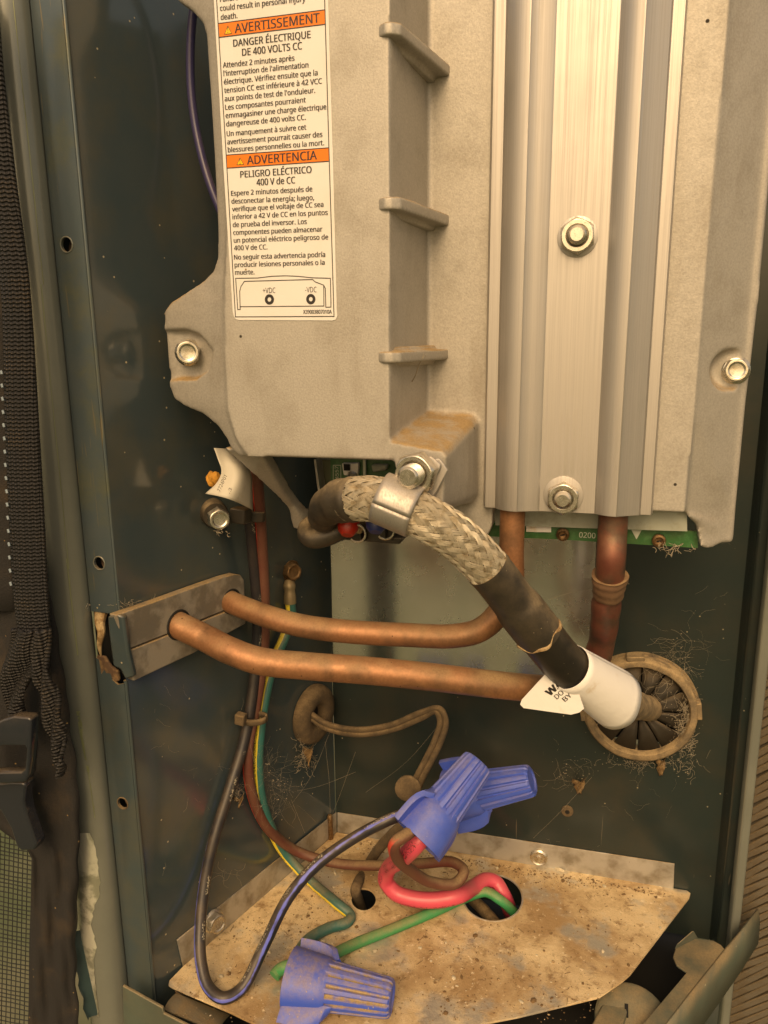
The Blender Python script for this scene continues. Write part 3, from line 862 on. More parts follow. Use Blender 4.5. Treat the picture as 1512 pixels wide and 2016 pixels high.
def strip(mb, pl, w, l=0.10):
    for (a, b_) in zip(pl, pl[1:]):
        p, q = LP(*a, l), LP(*b_, l)
        d = (q-p).normalized(); s_ = V((-d.z, 0, d.x))*w/2
        e = d*w*0.4
        mb.poly([p-s_-e, q-s_+e, q+s_+e, p+s_-e])
mb = MB()
strip(mb, [R1(128, -60), R1(133, 0), R1(228, 1540), R2(228, 128), R2(320, 1733), R2(1298, 1728), R2(1247, 55), R1(1205, 0), R1(1203, -60)], 0.32)
for pl in ([R1(152, 232), R1(1208, 97)], [R1(162, 370), R1(1212, 240)], [R2(228, 128), R2(1247, 55)], [R2(236, 257), R2(1250, 188)]): strip(mb, pl, 0.3, 0.12)
build('border_line', mb, INK, label, smooth=False, recalc=False)
mb = MB()
strip(mb, [R2(322, 1350), R2(540, 1347), R2(680, 1330), R2(810, 1325), R2(940, 1330), R2(1080, 1345), R2(1262, 1350), R2(1268, 1635), R2(1217, 1637), R2(1212, 1450), R2(1195, 1418), R2(1110, 1385), R2(1085, 1362), R2(410, 1380), R2(375, 1430), R2(362, 1480), R2(367, 1660), R2(343, 1660), R2(322, 1350)], 0.3)
strip(mb, [R2(370, 1632), R2(1198, 1625), R2(1196, 1425)], 0.3)
for cx, cy in ((657, 1560), (1068, 1557)):
    ri, ro = [], []
    for k in range(24):
        a = 2*math.pi*k/24
        ri.append(LP(*R2(cx+math.cos(a)*18, cy+math.sin(a)*22), 0.1)); ro.append(LP(*R2(cx+math.cos(a)*46, cy+math.sin(a)*52), 0.1))
    mb.add(ri+ro, [(k, (k+1) % 24, 24+(k+1) % 24, 24+k) for k in range(24)])
build('terminal_diagram', mb, INK, label, smooth=False, recalc=False)
for base, tri in ((R1, [(208, 343), (287, 335), (243, 250)]), (R2, [(330, 228), (405, 222), (365, 150)])):
    o_ = build('warning_triangle', MB().poly([LP(*base(*q), 0.14) for q in tri]), INK, label, smooth=False)
    cx, cy = sum(q[0] for q in tri)/3, sum(q[1] for q in tri)/3
    build('warning_triangle', MB().poly([LP(*base(cx+(x-cx)*0.80, cy+(y-cy)*0.80), 0.18) for x, y in tri]), YELLOW, label, smooth=False)
    ap = tri[2]
    text('!', LP(*base(cx-4, cy+17), 0.22), LP(*base(cx+4, cy+16), 0.22), LN, 1.9, INK, label)
BIG, HD, BD = 2.85, 2.22, 1.70
lines = [
 (R1, 'Failure to follow', (168, 18), (610, -36), BD), (R1, 'could result in personal injury', (168, 108), (1015, 12), BD), (R1, 'death.', (175, 197), (340, 178), BD),
 (R1, 'AVERTISSEMENT', (315, 328), (1155, 220), BIG), (R1, 'DANGER ÉLECTRIQUE', (300, 463), (1065, 375), HD), (R1, 'DE 400 VOLTS CC', (388, 553), (980, 487), HD),
 (R1, 'Attendez 2 minutes après', (197, 672), (905, 600), BD), (R1, "l'interruption de l'alimentation", (203, 755), (1043, 668), BD), (R1, 'électrique. Vérifiez ensuite que la', (207, 838), (1135, 745), BD),
 (R1, 'tension CC est inférieure à 42 VCC', (210, 922), (1178, 828), BD), (R1, "aux points de test de l'onduleur.", (215, 1005), (1110, 920), BD), (R1, 'Les composantes pourraient', (220, 1090), (1017, 1015), BD),
 (R1, 'emmagasiner une charge électrique', (224, 1172), (1222, 1083), BD), (R1, 'dangereuse de 400 volts CC.', (230, 1255), (1018, 1187), BD), (R1, 'Un manquement à suivre cet', (235, 1352), (1022, 1285), BD),
 (R1, 'avertissement pourrait causer des', (240, 1433), (1183, 1357), BD), (R1, 'blessures personnelles ou la mort.', (246, 1512), (1200, 1440), BD),
 (R2, 'ADVERTENCIA', (437, 222), (1128, 170), BIG), (R2, 'PELIGRO ELÉCTRICO', (370, 352), (1075, 303), HD), (R2, '400 V de CC', (531, 430), (912, 407), HD),
 (R2, 'Espere 2 minutos después de', (278, 532), (1083, 487), BD), (R2, 'desconectar la energía; luego,', (282, 610), (1100, 572), BD), (R2, 'verifique que el voltaje de CC sea', (288, 688), (1193, 640), BD),
 (R2, 'inferior a 42 V de CC en los puntos', (292, 765), (1235, 720), BD), (R2, 'de prueba del inversor. Los', (295, 843), (1028, 810), BD), (R2, 'componentes pueden almacenar', (300, 920), (1182, 885), BD),
 (R2, 'un potencial eléctrico peligroso de', (305, 997), (1240, 963), BD), (R2, '400 V de CC.', (308, 1073), (637, 1062), BD), (R2, 'No seguir esta advertencia podría', (308, 1165), (1210, 1137), BD),
 (R2, 'producir lesiones personales o la', (313, 1240), (1205, 1215), BD), (R2, 'muerte.', (318, 1315), (508, 1310), BD),
 (R2, '+VDC', (592, 1497), (717, 1495), 1.9), (R2, '-VDC', (1012, 1490), (1125, 1488), 1.9), (R2, 'X39003807010A', (993, 1702), (1275, 1700), 1.35)]
for base, s_, a, b_, capm in lines:
    text(s_, LP(*base(*a), 0.16), LP(*base(*b_), 0.16), LN, capm, INK, label, bold=0.0 if 'VDC' in s_ else (0.03 if capm > 2.5 else 0.035))

# ================================================================== HEAT SINK
hs = thing('heat_sink_plate', 'extruded aluminium clamp plate with two pipe channels and hex nuts', 'heat sink', PF(1115, 1000, 42))
prof = [(959, 43.5), (962, 39.6), (984, 39.4), (987, 37.4), (1000, 35.2), (1016, 34.0), (1029, 33.8), (1033, 34.4), (1050, 35.6), (1071, 36.6), (1076, 37.2), (1192, 37.2), (1197, 36.4), (1208, 34.8), (1224, 33.6), (1238, 33.4), (1242, 34.0), (1262, 36.0), (1284, 38.2), (1287, 39.4), (1310, 39.6), (1313, 43.5)]
fx_ = [V((PF(x, 600, d).x, YF+d, 0)) for x, d in prof]
zt, zb = 190.0, PF(1110, 1004, 42).z
bx_ = [V((fx_[-1].x, YF+44.5, 0)), V((fx_[0].x, YF+44.5, 0))]
loop = fx_+bx_
top = [V((p.x, p.y, zt)) for p in loop]; bot = [V((p.x, p.y, zb)) for p in loop]
# open undersides where the pipes run
mb = MB()
n = len(fx_)
inner = [V((p.x, p.y+1.8, 0)) for p in fx_]
loop = fx_+inner[::-1]
mb.prism([V((p.x, p.y, zb)) for p in loop], [V((p.x, p.y, zt)) for p in loop])
plate = build('plate', mb, ALU, hs, bevel=0.35, flat_angle=28)
hexbolt(hs, PF(1137, 466, 37.2), V((0, -1, 0)), 12.0, 4.2, washer=0, kind='nut', stud=3.4, stud_h=4.0, rot=0.6)
hexbolt(hs, PF(1109, 979, 37.2), V((0, -1, 0)), 12.0, 4.2, washer=0, kind='nut', stud=3.4, stud_h=3.0, rot=0.5)
build('washer', MB().lathe(PF(1137, 466, 37.0), V((0, -1, 0)), [(7.4, 0), (7.4, 0.3), (7.2, 0.4)], 32), ALU, hs)
build('washer', MB().lathe(PF(1109, 975, 37.0), V((0, -1, 0)), [(7.8, 0), (7.8, 0.4), (7.5, 0.5)], 32), ALU, hs)

# ================================================================== BEHIND THE COVER
# steel housing sheet seen below the cover
sh = thing('steel_housing', 'shiny galvanised steel housing behind the copper pipes', 'housing', B(830, 1320, 20))
xl, xr = B(652, 1180, 22).x, B(1168, 1180, 22).x
zlo, zhi = B(830, 1318, 22).z, B(830, 1000, 22).z+40
rows = []
for i in range(13):
    z = zlo+(zhi-zlo)*i/12
    row = []
    for k in range(37):
        t = k/36
        row.append(V((xl+(xr-xl)*t, 78+2.4*math.cos(t*9.0)-1.2*math.cos(t*21)+0.4*math.sin(z*0.09), z)))
    rows.append(row)
build('sheet', MB().grid(rows), GALV, sh, flat_angle=180)
mb = MB().slab([V((xl, 80.5, zlo)), V((xl-1.6, 82, zlo)), V((xl-1.6, 82, zhi)), V((xl, 80.5, zhi))], (0.3, 14, 0))
build('side_fold', mb, GALV, sh, bevel=0.3)
mb = MB().slab([V((xl, 80, zlo)), V((xr, 80, zlo)), V((xr, 80, zlo-2)), V((xl, 80, zlo-2))], (0, 16, 0))
build('bottom_fold', mb, BLK, sh, bevel=0.3)

# circuit board
pcb = thing('circuit_board', 'green circuit board with an insulating sheet showing below the cover', 'circuit board', P(1170, 1070, 34))
mb = MB().slab([P(960, 1028, 34), P(1000, 1030, 34), P(1374, 1046, 34), P(1374, 1079, 34), P(1280, 1073, 34), P(1100, 1062, 34), P(962, 1056, 34)], (0, 1.6, 0))
bd = build('board_edge', mb, PCBM, pcb, smooth=False)
mb = MB().slab([P(650, 880, 36), P(830, 880, 36), P(830, 985, 36), P(652, 975, 36)], (0, 1.6, 0))
bd2 = build('board_face', mb, PCBM, pcb, smooth=False)
mb = MB().slab([P(975, 1000, 29), P(1352, 1000, 29), P(1353, 1046, 29), P(1160, 1040, 29), P(975, 1034, 29)], (0, 0.8, 0))
build('insulating_sheet', mb, SHEET, pcb, smooth=False)
mb = MB().slab([P(672, 912, 33), P(706, 912, 33), P(704, 938, 33), P(676, 936, 33)], (0, 3, 0))
cp = build('white_component', mb, TAGP, pcb, bevel=0.6)
build('chip_legs', MB().box(P(683, 920, 32.4), (3, 0, 0), (0, 0.4, 0), (0, 0, 3)), BLK, cp)
build('solder_blob', MB().lathe(P(694, 936, 33), V((0, -1, -0.4)), [(2.4, 0), (2.0, 1.6), (0.8, 2.6)], 14), ZINC, cp)
mb = MB().box(P(718, 922, 34), (1.2, 0, 0), (0, 1.5, 0), (0, 0, 11))
build('pin', mb, SILK, pcb)
mb = MB().slab([P(733, 930, 32), P(760, 926, 32), P(762, 915, 32), P(730, 915, 32)], (0, 4, 0))
build('clear_component', mb, SHEET, pcb, bevel=0.8)
mb = MB()
def wstrip(mb, pl, y, w):
    for a, b_ in zip(pl, pl[1:]):
        p, q = P(a[0], a[1], y), P(b_[0], b_[1], y)
        d = (q-p).normalized(); s_ = V((-d.z, 0, d.x))*w/2
        mb.poly([p-s_, q-s_, q+s_, p+s_])
wstrip(mb, [(656, 916), (671, 916), (671, 947), (656, 946), (656, 916)], 35.8, 0.3)
build('silkscreen_box', mb, SILK, pcb, smooth=False, recalc=False)
text('4557', P(667, 944, 35.7), P(666, 918, 35.7), V((0, -1, 0)), 1.7, SILK, pcb, 0.01)
build('silkscreen_triangle', MB().poly([P(1243, 1043, 33.8), P(1263, 1044, 33.8), P(1253, 1062, 33.8)]), SILK, pcb, smooth=False)
text('0200', P(1140, 1058, 33.8), P(1172, 1060, 33.8), V((0, -1, 0)), 2.4, SILK, pcb, 0.01)
build('paper_strip', MB().slab([P(1036, 1033, 33), P(1085, 1034, 33), P(1085, 1048, 33), P(1036, 1047, 33)], (0, 0.4, 0)), TAGP, pcb, smooth=False)
text('ASSTM', P(1040, 1036, 32.8), P(1068, 1037, 32.8), V((0, -1, 0)), 0.8, INK, pcb, 0.02)
for q in ((1108, 1052), (1297, 1064)):
    c = P(q[0], q[1], 33)
    s1 = build('board_screw', MB().lathe(c, V((0, -1, 0)), [(2.9, 0), (2.7, 1.4), (1.9, 2.0), (1.4, 1.2), (0.6, 1.0)], 18), BRASSY, pcb)
    build('slot', MB().box(c+V((0, -1.3, 0)), (2.0, 0, 0.5), (0, 0.5, 0), (0, 0, 0.5)), BLK, s1)
mb = MB().slab([P(618, 905, 30), P(622, 905, 30), P(634, 1000, 30), P(630, 1000, 30)], (0, 30, 0))
build('metal_shield', mb, TRAYF, pcb, smooth=False)
mb = MB().slab([P(622, 905, 38), P(658, 905, 38), P(660, 1000, 38), P(632, 1000, 38)], (0, 1, 0))
build('shield_face', mb, M('dim_shield', (0.10, 0.11, 0.07), 0.4, 0.5), pcb, smooth=False)

# terminal block
tb = thing('terminal_block', 'black plastic terminal block under the braided cable', 'connector', P(700, 1065, 8))
mb = MB().slab([P(606, 1012, 6), P(806, 1014, 6), P(818, 1032, 6), P(786, 1072, 6), P(640, 1060, 6), P(604, 1046, 6)], (0, 14, 0))
blk_ = build('housing', mb, BLACKP, tb, bevel=0.5)
for x in (664, 672, 708, 716, 756, 771):
    mb = MB().slab([P(x, 1036, 2), P(x+2.5, 1036, 2), P(x+2.5, 1066, 2), P(x, 1065, 2)], (0, 5, 0))
    build('divider', mb, BLACKP, tb, bevel=0.2)
for y in (1042, 1058):
    mb = MB().slab([P(772, y, 3), P(792, y+1, 3), P(792, y+5, 3), P(772, y+4, 3)], (0, 4, 0))
    build('divider', mb, M('paler_black_edge', (0.06, 0.05, 0.04), 0.35), tb, bevel=0.2)  # a slightly paler black than the upright dividers
for cx, cy, c_ in ((682, 1046, WRED), (737, 1040, BLUE)):
    c = P(cx, cy, -15)
    mb = MB().lathe(c+V((0, 4, 6)), V((0.1, -0.7, -1)), [(1.5, -7), (4.2, -3), (4.6, 2), (4.0, 7), (2.4, 9)], 18)
    lug = build('red_lug' if c_ is WRED else 'blue_lug', mb, M('lug_'+('red' if c_ is WRED else 'blue'), (0.42, 0.02, 0.012) if c_ is WRED else (0.02, 0.035, 0.16), 0.35), tb)
    rg = [c+V((4.5+math.cos(a)*3.6, -0.5, -0.5+math.sin(a)*3.6)) for a in [math.pi*(-0.75+1.2*k/12) for k in range(13)]]
    build('terminal_ring', MB().tube(rg, 0.45, 8), ZINC, lug)
build('frayed_copper', MB().lathe(P(695, 1038, -5), V((1, -0.3, -0.3)), [(1.0, -4), (2.2, 0), (1.4, 4)], 10), FIBRE, tb)

# ================================================================== PIPES AND SEAL
seal = thing('pipe_seal', 'grey split rubber seal plate the copper pipes pass through', 'seal', W(262, 1341, 3))
OFF = 4.5
up_ = [(228, 1211), (300, 1186), (380, 1157), (440, 1136), (462, 1130), (474, 1132), (481, 1142), (483, 1186), (445, 1201), (400, 1219), (335, 1246), (290, 1264), (249, 1280)]
lo_ = [(249, 1283), (290, 1267), (335, 1249), (400, 1222), (445, 1204), (483, 1189), (484, 1228), (440, 1252), (380, 1287), (330, 1310), (264, 1341)]
for l_, nm in ((up_, 'upper_half'), (lo_, 'lower_half')):
    f = [W(x, y, OFF) for x, y in l_]
    o_ = build(nm, MB().prism(f, [p-WN*4.2 for p in f]), RUBBER, seal, bevel=0.5)
mb = MB().slab([P(211, 1214, -46), P(230, 1211, -46), P(243, 1214, -45), P(252, 1285, -44), P(263, 1333, -42), P(246, 1338, -42), P(236, 1318, -43), P(222, 1312, -44), P(214, 1250, -45)], (0, 3, 0))
build('end_clip', mb, PAINT, seal, bevel=0.9)
mb = MB()
for c, r in ((W(456, 1184, OFF+0.1), 5.7), (W(352, 1230, OFF+0.1), 6.4)):
    ring = [c+(WE*math.cos(a)+V((0, 0, 1))*math.sin(a))*r for a in [2*math.pi*k/28 for k in range(29)]]
    mb.tube(ring, 0.55, 8, cap=False)
build('bore_shade', mb, BLK, seal)  # black rings painted in as shade where the pipes enter the seal

XP1, XP2 = P(1009, 1015, 18.2).x, P(1207, 1022, 18.2).x
ZP = PF(1110, 960, 42).z
pipe1 = thing('copper_pipe', 'upper copper pipe bending up behind the braided cable into the plate', 'pipe', P(800, 1270, 10))
pth = catmull([W(452, 1180, -6), W(452, 1184, 4), P(492, 1201, 10), P(540, 1218, 6), P(600, 1233, 5), P(680, 1243, 6), P(800, 1250, 8), P(895, 1252, 10), P(945, 1240, 11.5), P(984, 1204, 13), P(1006, 1150, 18.2), V((XP1, 18.2, P(1009, 1085, 18.2).z)), V((XP1, 18.2, ZP)), V((XP1, 18.2, ZP+60))], 10)
build('tube', MB().tube(pth, 5.25, 24), COPPER, pipe1)
pipe2 = thing('copper_pipe', 'lower copper pipe running behind the white tag, with a reddened riser', 'pipe', P(800, 1370, 0))
lowp = [W(345, 1226, -6), W(350, 1230, 4), P(400, 1254, -14), P(455, 1282, -19), P(510, 1301, -19), P(600, 1311, -15), P(720, 1320, -9), P(850, 1333, -2), P(960, 1346, 6), P(1040, 1354, 14), P(1095, 1355, 26), P(1140, 1345, 36), P(1168, 1312, 40)]
pl = catmull(lowp, 10)
build('tube', MB().tube(pl, 5.9, 24), COPPER, pipe2)
hi = catmull([P(1150, 1335, 38), P(1168, 1312, 40), P(1183, 1270, 38), P(1190, 1225, 31), P(1194, 1185, 25), P(1199, 1150, 20), P(1203, 1100, 15.5), V((XP2, 18.2, P(1207, 1050, 18.2).z)), V((XP2, 18.2, ZP)), V((XP2, 18.2, ZP+60))], 10)
def lumpy(t):
    s_ = t*9
    return 5.9+0.5*math.exp(-((s_-3.6)/0.35)**2)-0.45*math.exp(-((s_-4.3)/0.2)**2)+0.2*math.sin(s_*5)*(1 if s_ < 5 else 0)
riser = build('riser', MB().tube(hi, lumpy, 24), REDCOP, pipe2)
riser['label'] = 'reddened heat-stained copper riser'
sl = catmull([P(1196, 1172, 22.8), P(1199, 1150, 20), P(1201, 1132, 18.2)], 8)
build('coupling', MB().tube(sl, lambda t: 6.1+1.2*min(1, t*1.3)**0.7+0.15*math.sin(t*19), 26, rmod=lambda th, L: 1+0.03*math.sin(th*2+L*0.4)+0.02*math.sin(th*5+1)), M('soldered_collar', (0.17, 0.09, 0.06), 0.6, 0.5, dust=(0.2, 0.45, 0.1), bump=(0.5, 0.4, 0.4)), pipe2)

# ================================================================== BRAIDED CABLE
cable = thing('braided_cable', 'braided shield cable with dark sleeves running down to the round grommet', 'cable', P(900, 1100, -20))
key = [P(655, 996, -22), P(690, 984, -29), P(740, 983, -33), P(790, 996, -34.5), P(845, 1024, -33.5), P(905, 1063, -29), P(962, 1120, -23), P(1010, 1182, -16), P(1060, 1245, -9), P(1110, 1305, 0), P(1160, 1345, 12), P(1205, 1370, 34), P(1250, 1388, 68), P(1285, 1396, 104)]
cp_ = catmull(key, 16)
def seg_(a, b_): return cp_[int(a*16):int(b_*16)+1]
CR = 8.0
# woven strands
def braid(path, r, nst=20, pitch=92.0, wires=5, wr=0.20):
    fr = frames(path)
    Ls = [0.0]
    for a, b_ in zip(path, path[1:]): Ls.append(Ls[-1]+(b_-a).length)
    tot = Ls[-1]
    steps = int(tot/0.9)
    mb = MB()
    import bisect
    def at(s):
        i = min(max(bisect.bisect_right(Ls, s)-1, 0), len(path)-2)
        f = (s-Ls[i])/(Ls[i+1]-Ls[i])
        return path[i].lerp(path[i+1], f), fr[i][0].lerp(fr[i+1][0], f), fr[i][1].lerp(fr[i+1][1], f)
    cache = [at(tot*j/steps) for j in range(steps+1)]
    for sgn in (1, -1):
        for st in range(nst):
            ph0 = 2*math.pi*(st+(0.5 if sgn < 0 else 0))/nst+random.uniform(-0.03, 0.03)
            lift = random.uniform(-0.06, 0.10)
            for w_ in range(wires):
                o_ = (w_-(wires-1)/2)*wr*2.0/r/0.84
                jit, dr_ = random.uniform(-0.01, 0.01), random.uniform(-0.07, 0.07)
                pts = []
                for j in range(steps+1):
                    s = tot*j/steps
                    x = math.pi*nst*s/pitch
                    h = math.cos(math.pi*st+x-math.pi/4) if sgn > 0 else -math.cos(math.pi*st-x+math.pi/4)
                    h = max(-1, min(1, 1.7*h))
                    th = ph0+jit+o_+sgn*2*math.pi*s/pitch
                    rr = r+0.36*h+dr_*0.6+lift
                    p, a, b2 = cache[j]
                    pts.append(p+a*(math.cos(th)*rr)+b2*(math.sin(th)*rr))
                mb.tube(pts, wr, 5, cap=False)
    return mb
core = build('core', MB().tube(seg_(0.9, 6.2), CR-0.9, 20), BLACKP, cable)
bo = build('braid', braid(seg_(0.95, 6.05), CR), BRAIDM, cable)
bo['kind'] = 'stuff'
def fold_r(t): return 8.9-0.25*t+0.15*math.sin(t*17)+0.1*math.sin(t*41)
build('end_sleeve', MB().tube(catmull([P(636, 1022, -12), P(641, 1004, -18), P(660, 990, -24), P(684, 984, -28.6), P(703, 983, -30.5)], 8), lambda t: 6.0+2.6*min(1, t*1.5)+0.25*math.sin(t*23), 24), SLEEVE, cable)
build('tail', MB().tube(catmull([P(712, 1034, 2), P(680, 1040, -6), P(645, 1054, -9), P(615, 1060, -9), P(601, 1048, -6), P(607, 1032, -1), P(632, 1024, 0), P(660, 1024, 2)], 10), lambda t: 3.2+1.2*math.sin(min(1, t*1.6)*math.pi), 16), SLEEVE, cable)
build('red_conductor', MB().tube(catmull([P(628, 1010, -14), P(626, 1020, -17), P(634, 1030, -16), P(650, 1036, -10)], 8), 2.0, 12), WBRN, cable)
def sl1(t): return 8.7+0.45*math.exp(-((t-0.0)/0.03)**2)
build('upper_sleeve', MB().tube(seg_(6.0, 8.1), lambda t: 8.6+(0.9*(1/(1+math.exp(-(t-0.55)*40)))), 28), SLEEVE, cable)
build('lower_sleeve', MB().tube(seg_(8.05, 10.2), 8.9, 28), M('black_sleeve', (0.010, 0.009, 0.008), 0.38, 0.0, dust=(0.03, 0.45, 0.16), bump=(0.8, 0.1, 0.2), speck=((0.45, 0.38, 0.26), 0.6, 0.09, 0.7), dust_col=(0.24, 0.18, 0.11)), cable)
rag = MB()
pr = seg_(8.02, 8.2)
fr = frames(pr)
ring = []
for k in range(49):
    a = 2*math.pi*k/48
    ring.append(pr[0]+fr[0][2]*(0.9*math.sin(a*3)+0.7*math.sin(a*7+1))+(fr[0][0]*math.cos(a)+fr[0][1]*math.sin(a))*9.4)
rag.tube(ring, lambda t: 0.55+0.35*math.sin(t*31), 7, cap=False)
build('ragged_glue_ring', rag, FIBRE, cable)
build('braid_end_ring', MB().tube([p for p in seg_(5.95, 6.1)], 8.75, 28), SLEEVE, cable)
build('neck', MB().tube(seg_(10.1, 13), lambda t: 8.4-2.2*t+0.3*math.sin(t*30), 24), GROM, cable)

# clamp and nut
clamp = thing('cable_clamp', 'bright metal P-clamp holding the braided cable, bolted to the cover', 'clamp', P(790, 1030, -34))
cs = cp_[44:54]
ctr, ctn = P(784, 994, -34.5), (P(815, 1010, -34)-P(755, 985, -33.6)).normalized()
fr = frames([ctr-ctn*7.2, ctr+ctn*7.2], V((0, -1, 0)))[0]
mb = MB()
prof = []
for j in range(9):
    q = (j/8-0.5)*14.6
    pth_ = []
    for k in range(41):
        a = 2*math.pi*k/40
        pth_.append(ctr+ctn*q+(fr[0]*math.cos(a)+fr[1]*math.sin(a))*9.3)
    prof.append(pth_)
mb.grid(prof)
build('band', mb, ALU, clamp, solid=1.0, flat_angle=60)
mb = MB().slab([P(757, 966, -30), P(806, 906, -29), P(822, 897, -29), P(850, 899, -29), P(868, 915, -29), P(866, 926, -29), P(838, 972, -30.5), P(824, 1000, -31)], (0, 1.3, 0))
build('tab', mb, ALU, clamp, bevel=0.4)
mb = MB().slab([P(846, 903, -27.4), P(866, 903, -27.4), P(882, 926, -27.4), P(862, 965, -27.4), P(846, 990, -28), P(828, 985, -28)], (0, 1.2, 0))
build('rear_tab', mb, ALU, clamp, bevel=0.4)
hexbolt(clamp, P(823, 930, -29.2), V((-0.10, -1, 0.0)), 14.2, 5.6, washer=0, kind='nut', stud=4.3, stud_h=6.0, rot=0.25)

# paper tag wrapped round the cable
tag = thing('paper_tag', 'white paper tag wrapped round the cable above the round grommet', 'tag', P(1180, 1420, 10))
axis0, axis1 = P(1118, 1312, 1), P(1208, 1374, 25)
td = (axis1-axis0).normalized()
rgt_, upv, _ = frame_of(td, V((0, -1, 0.2)))
rows = []
for j in range(11):
    t = j/10
    r = 9.6+3.2*t
    row = []
    for k in range(49):
        a = 2*math.pi*k/48
        sk = 3.0*math.cos(a-2.2)*t
        row.append(axis0.lerp(axis1, t)+td*(sk+0.4*math.sin(a*5)*t)+(rgt_*math.cos(a)+upv*math.sin(a))*(r+0.25*math.sin(a*3+1)*t))
    rows.append(row)
build('wrap', MB().grid(rows), TAGP, tag, solid=0.25, flat_angle=180)
fl = [(1080, 1320), (1027, 1378), (1024, 1387), (1031, 1394), (1080, 1401), (1124, 1407), (1140, 1403), (1150, 1395), (1128, 1330)]
flap = build('flap', MB().slab([P(x, y, -3) for x, y in fl], (0, 0.25, 0)), TAGP, tag, smooth=False)
N_ = V((0, -1, 0))
text('WAR', P(1083, 1371, -3.2), P(1121, 1338, -3.2), N_, 3.0, INK, tag, 0.09)
text('DO NOT', P(1097, 1377, -3.2), P(1136, 1343, -3.2), N_, 2.0, INK, tag, 0.03)
text('BY', P(1113, 1382, -3.2), P(1127, 1370, -3.2), N_, 2.0, INK, tag, 0.03)

# large grommet
grom = thing('round_grommet', 'large round slotted grommet caked in dust on the back panel', 'grommet', B(1258, 1495))
gax = V((0, -1, 0))
build('rim', MB().lathe(gc, gax, [(24.5, -2), (24.5, 7), (25.2, 8.2), (27.5, 8.4), (28.6, 7.5), (29.0, 0.6), (30.2, 0.5), (30.4, -0.5)], 64, cap=False,
      rmod=lambda th, h: 1+0.004*math.sin(th*9)), GROM, grom, flat_angle=50)
flap0 = None
for k in range(12):
    a0, a1 = 2*math.pi*(k+0.03+random.uniform(0, 0.05))/12, 2*math.pi*(k+0.97-random.uniform(0, 0.05))/12
    pts = []
    for r, h in ((24.6, 3.0), (15, 3.8), (6.0, 5.5)):
        for q in range(4):
            a = a0+(a1-a0)*q/3
            if r < 10: a = (a0+a1)/2+(a-(a0+a1)/2)*0.8
            pts.append(gc+gax*(h+random.uniform(-1.1, 0.8)*(1 if r < 20 else 0))+V((math.cos(a)*r, 0, math.sin(a)*r)))
    build('flap', MB().add(pts, [(i*4+j, i*4+j+1, (i+1)*4+j+1, (i+1)*4+j) for i in range(2) for j in range(3)]), FLAP, grom, solid=1.0)
for a in (0.12, 3.3, 1.7):
    c = gc+V((math.cos(a)*29.2, -4.5, math.sin(a)*29.2))
    d = V((math.cos(a), 0, math.sin(a)))
    build('snap_tab', MB().box(c, d*2.6, V((0, 1, 0))*7, d.cross(V((0, 1, 0)))*9), GROM, grom, bevel=0.5)

# small oval bushing on the side panel
bush = thing('oval_bushing', 'small dusty oval bushing with a thin cord coming out', 'bushing', W(612, 1470))
bc = W(612, 1404, 0)
mb = MB()
rows = []
for r, h in ((5.5, 1.0), (6.0, 4.5), (8.0, 6.8), (12.5, 7.2), (16.3, 5.2), (17.4, 2.4), (17.2, 0.2)):
    rows.append([bc+WN*h+(WE*math.cos(a)*0.98+V((0, 0, 1))*math.sin(a))*r for a in [2*math.pi*k/40 for k in range(41)]])
build('collar', MB().grid(rows), WDUST, bush, flat_angle=180)
build('throat', MB().lathe(bc-WN*0.2, WN, [(6.4, 0.9), (4, 0.8), (1, 0.7)], 28), BLK, bush)
cord = thing('thin_dusty_cord', 'thin dust-covered double cord looping from the oval bushing to the nuts', 'cord', P(760, 1450, 75))
mb = MB()
for o_ in (-1, 1):
    mb.tube(catmull([W(604, 1392, -4)+V((0, 0, o_)), W(612, 1408, 5)+V((0, 0, o_*1.2)), P(640, 1428, 68)+V((0, 0, o_*1.3)), P(700, 1441, 66)+V((0, 0, o_*1.4)), P(770, 1432, 64)+V((0, 0, o_*1.4)), P(830, 1408, 62)+V((0, 0, o_*1.5)),
        P(862, 1398, 61)+V((o_*1.0, 0, o_*0.8)), P(872, 1420, 60)+V((o_*1.5, 0, 0)), P(862, 1458, 58)+V((o_*1.6, 0, 0)), P(842, 1500, 56)+V((o_*1.6, 0, 0)), P(822, 1540, 54)+V((o_*1.6, 0, 0)), P(815, 1575, 52)+V((o_*1.6, 0, 0)), P(850, 1590, 50)], 10), 1.7, 10)
build('twin_strands', mb, WDUST, cord)
tie = MB().lathe(P(803, 1552, 40), V((0.2, -1, 0.2)), [(2, -2), (6.4, -1.5), (6.6, 0.5), (4.5, 1.8), (1.5, 1.4)], 18)
build('tie_disc', tie, WDUST, cord)
dw = thing('dust_covered_wire', 'dark dust-covered wire dropping behind the nuts into the small tray hole', 'wire', T(700, 1770))
build('insulation', MB().tube(catmull([P(850, 1580, 48), P(810, 1610, 52), P(775, 1640, 58), P(745, 1672, 66), P(720, 1712, 74), T(700, 1752, 4), T(706, 1772, -8), T(712, 1790, -26)], 10), 2.9, 14), WDUST, dw)

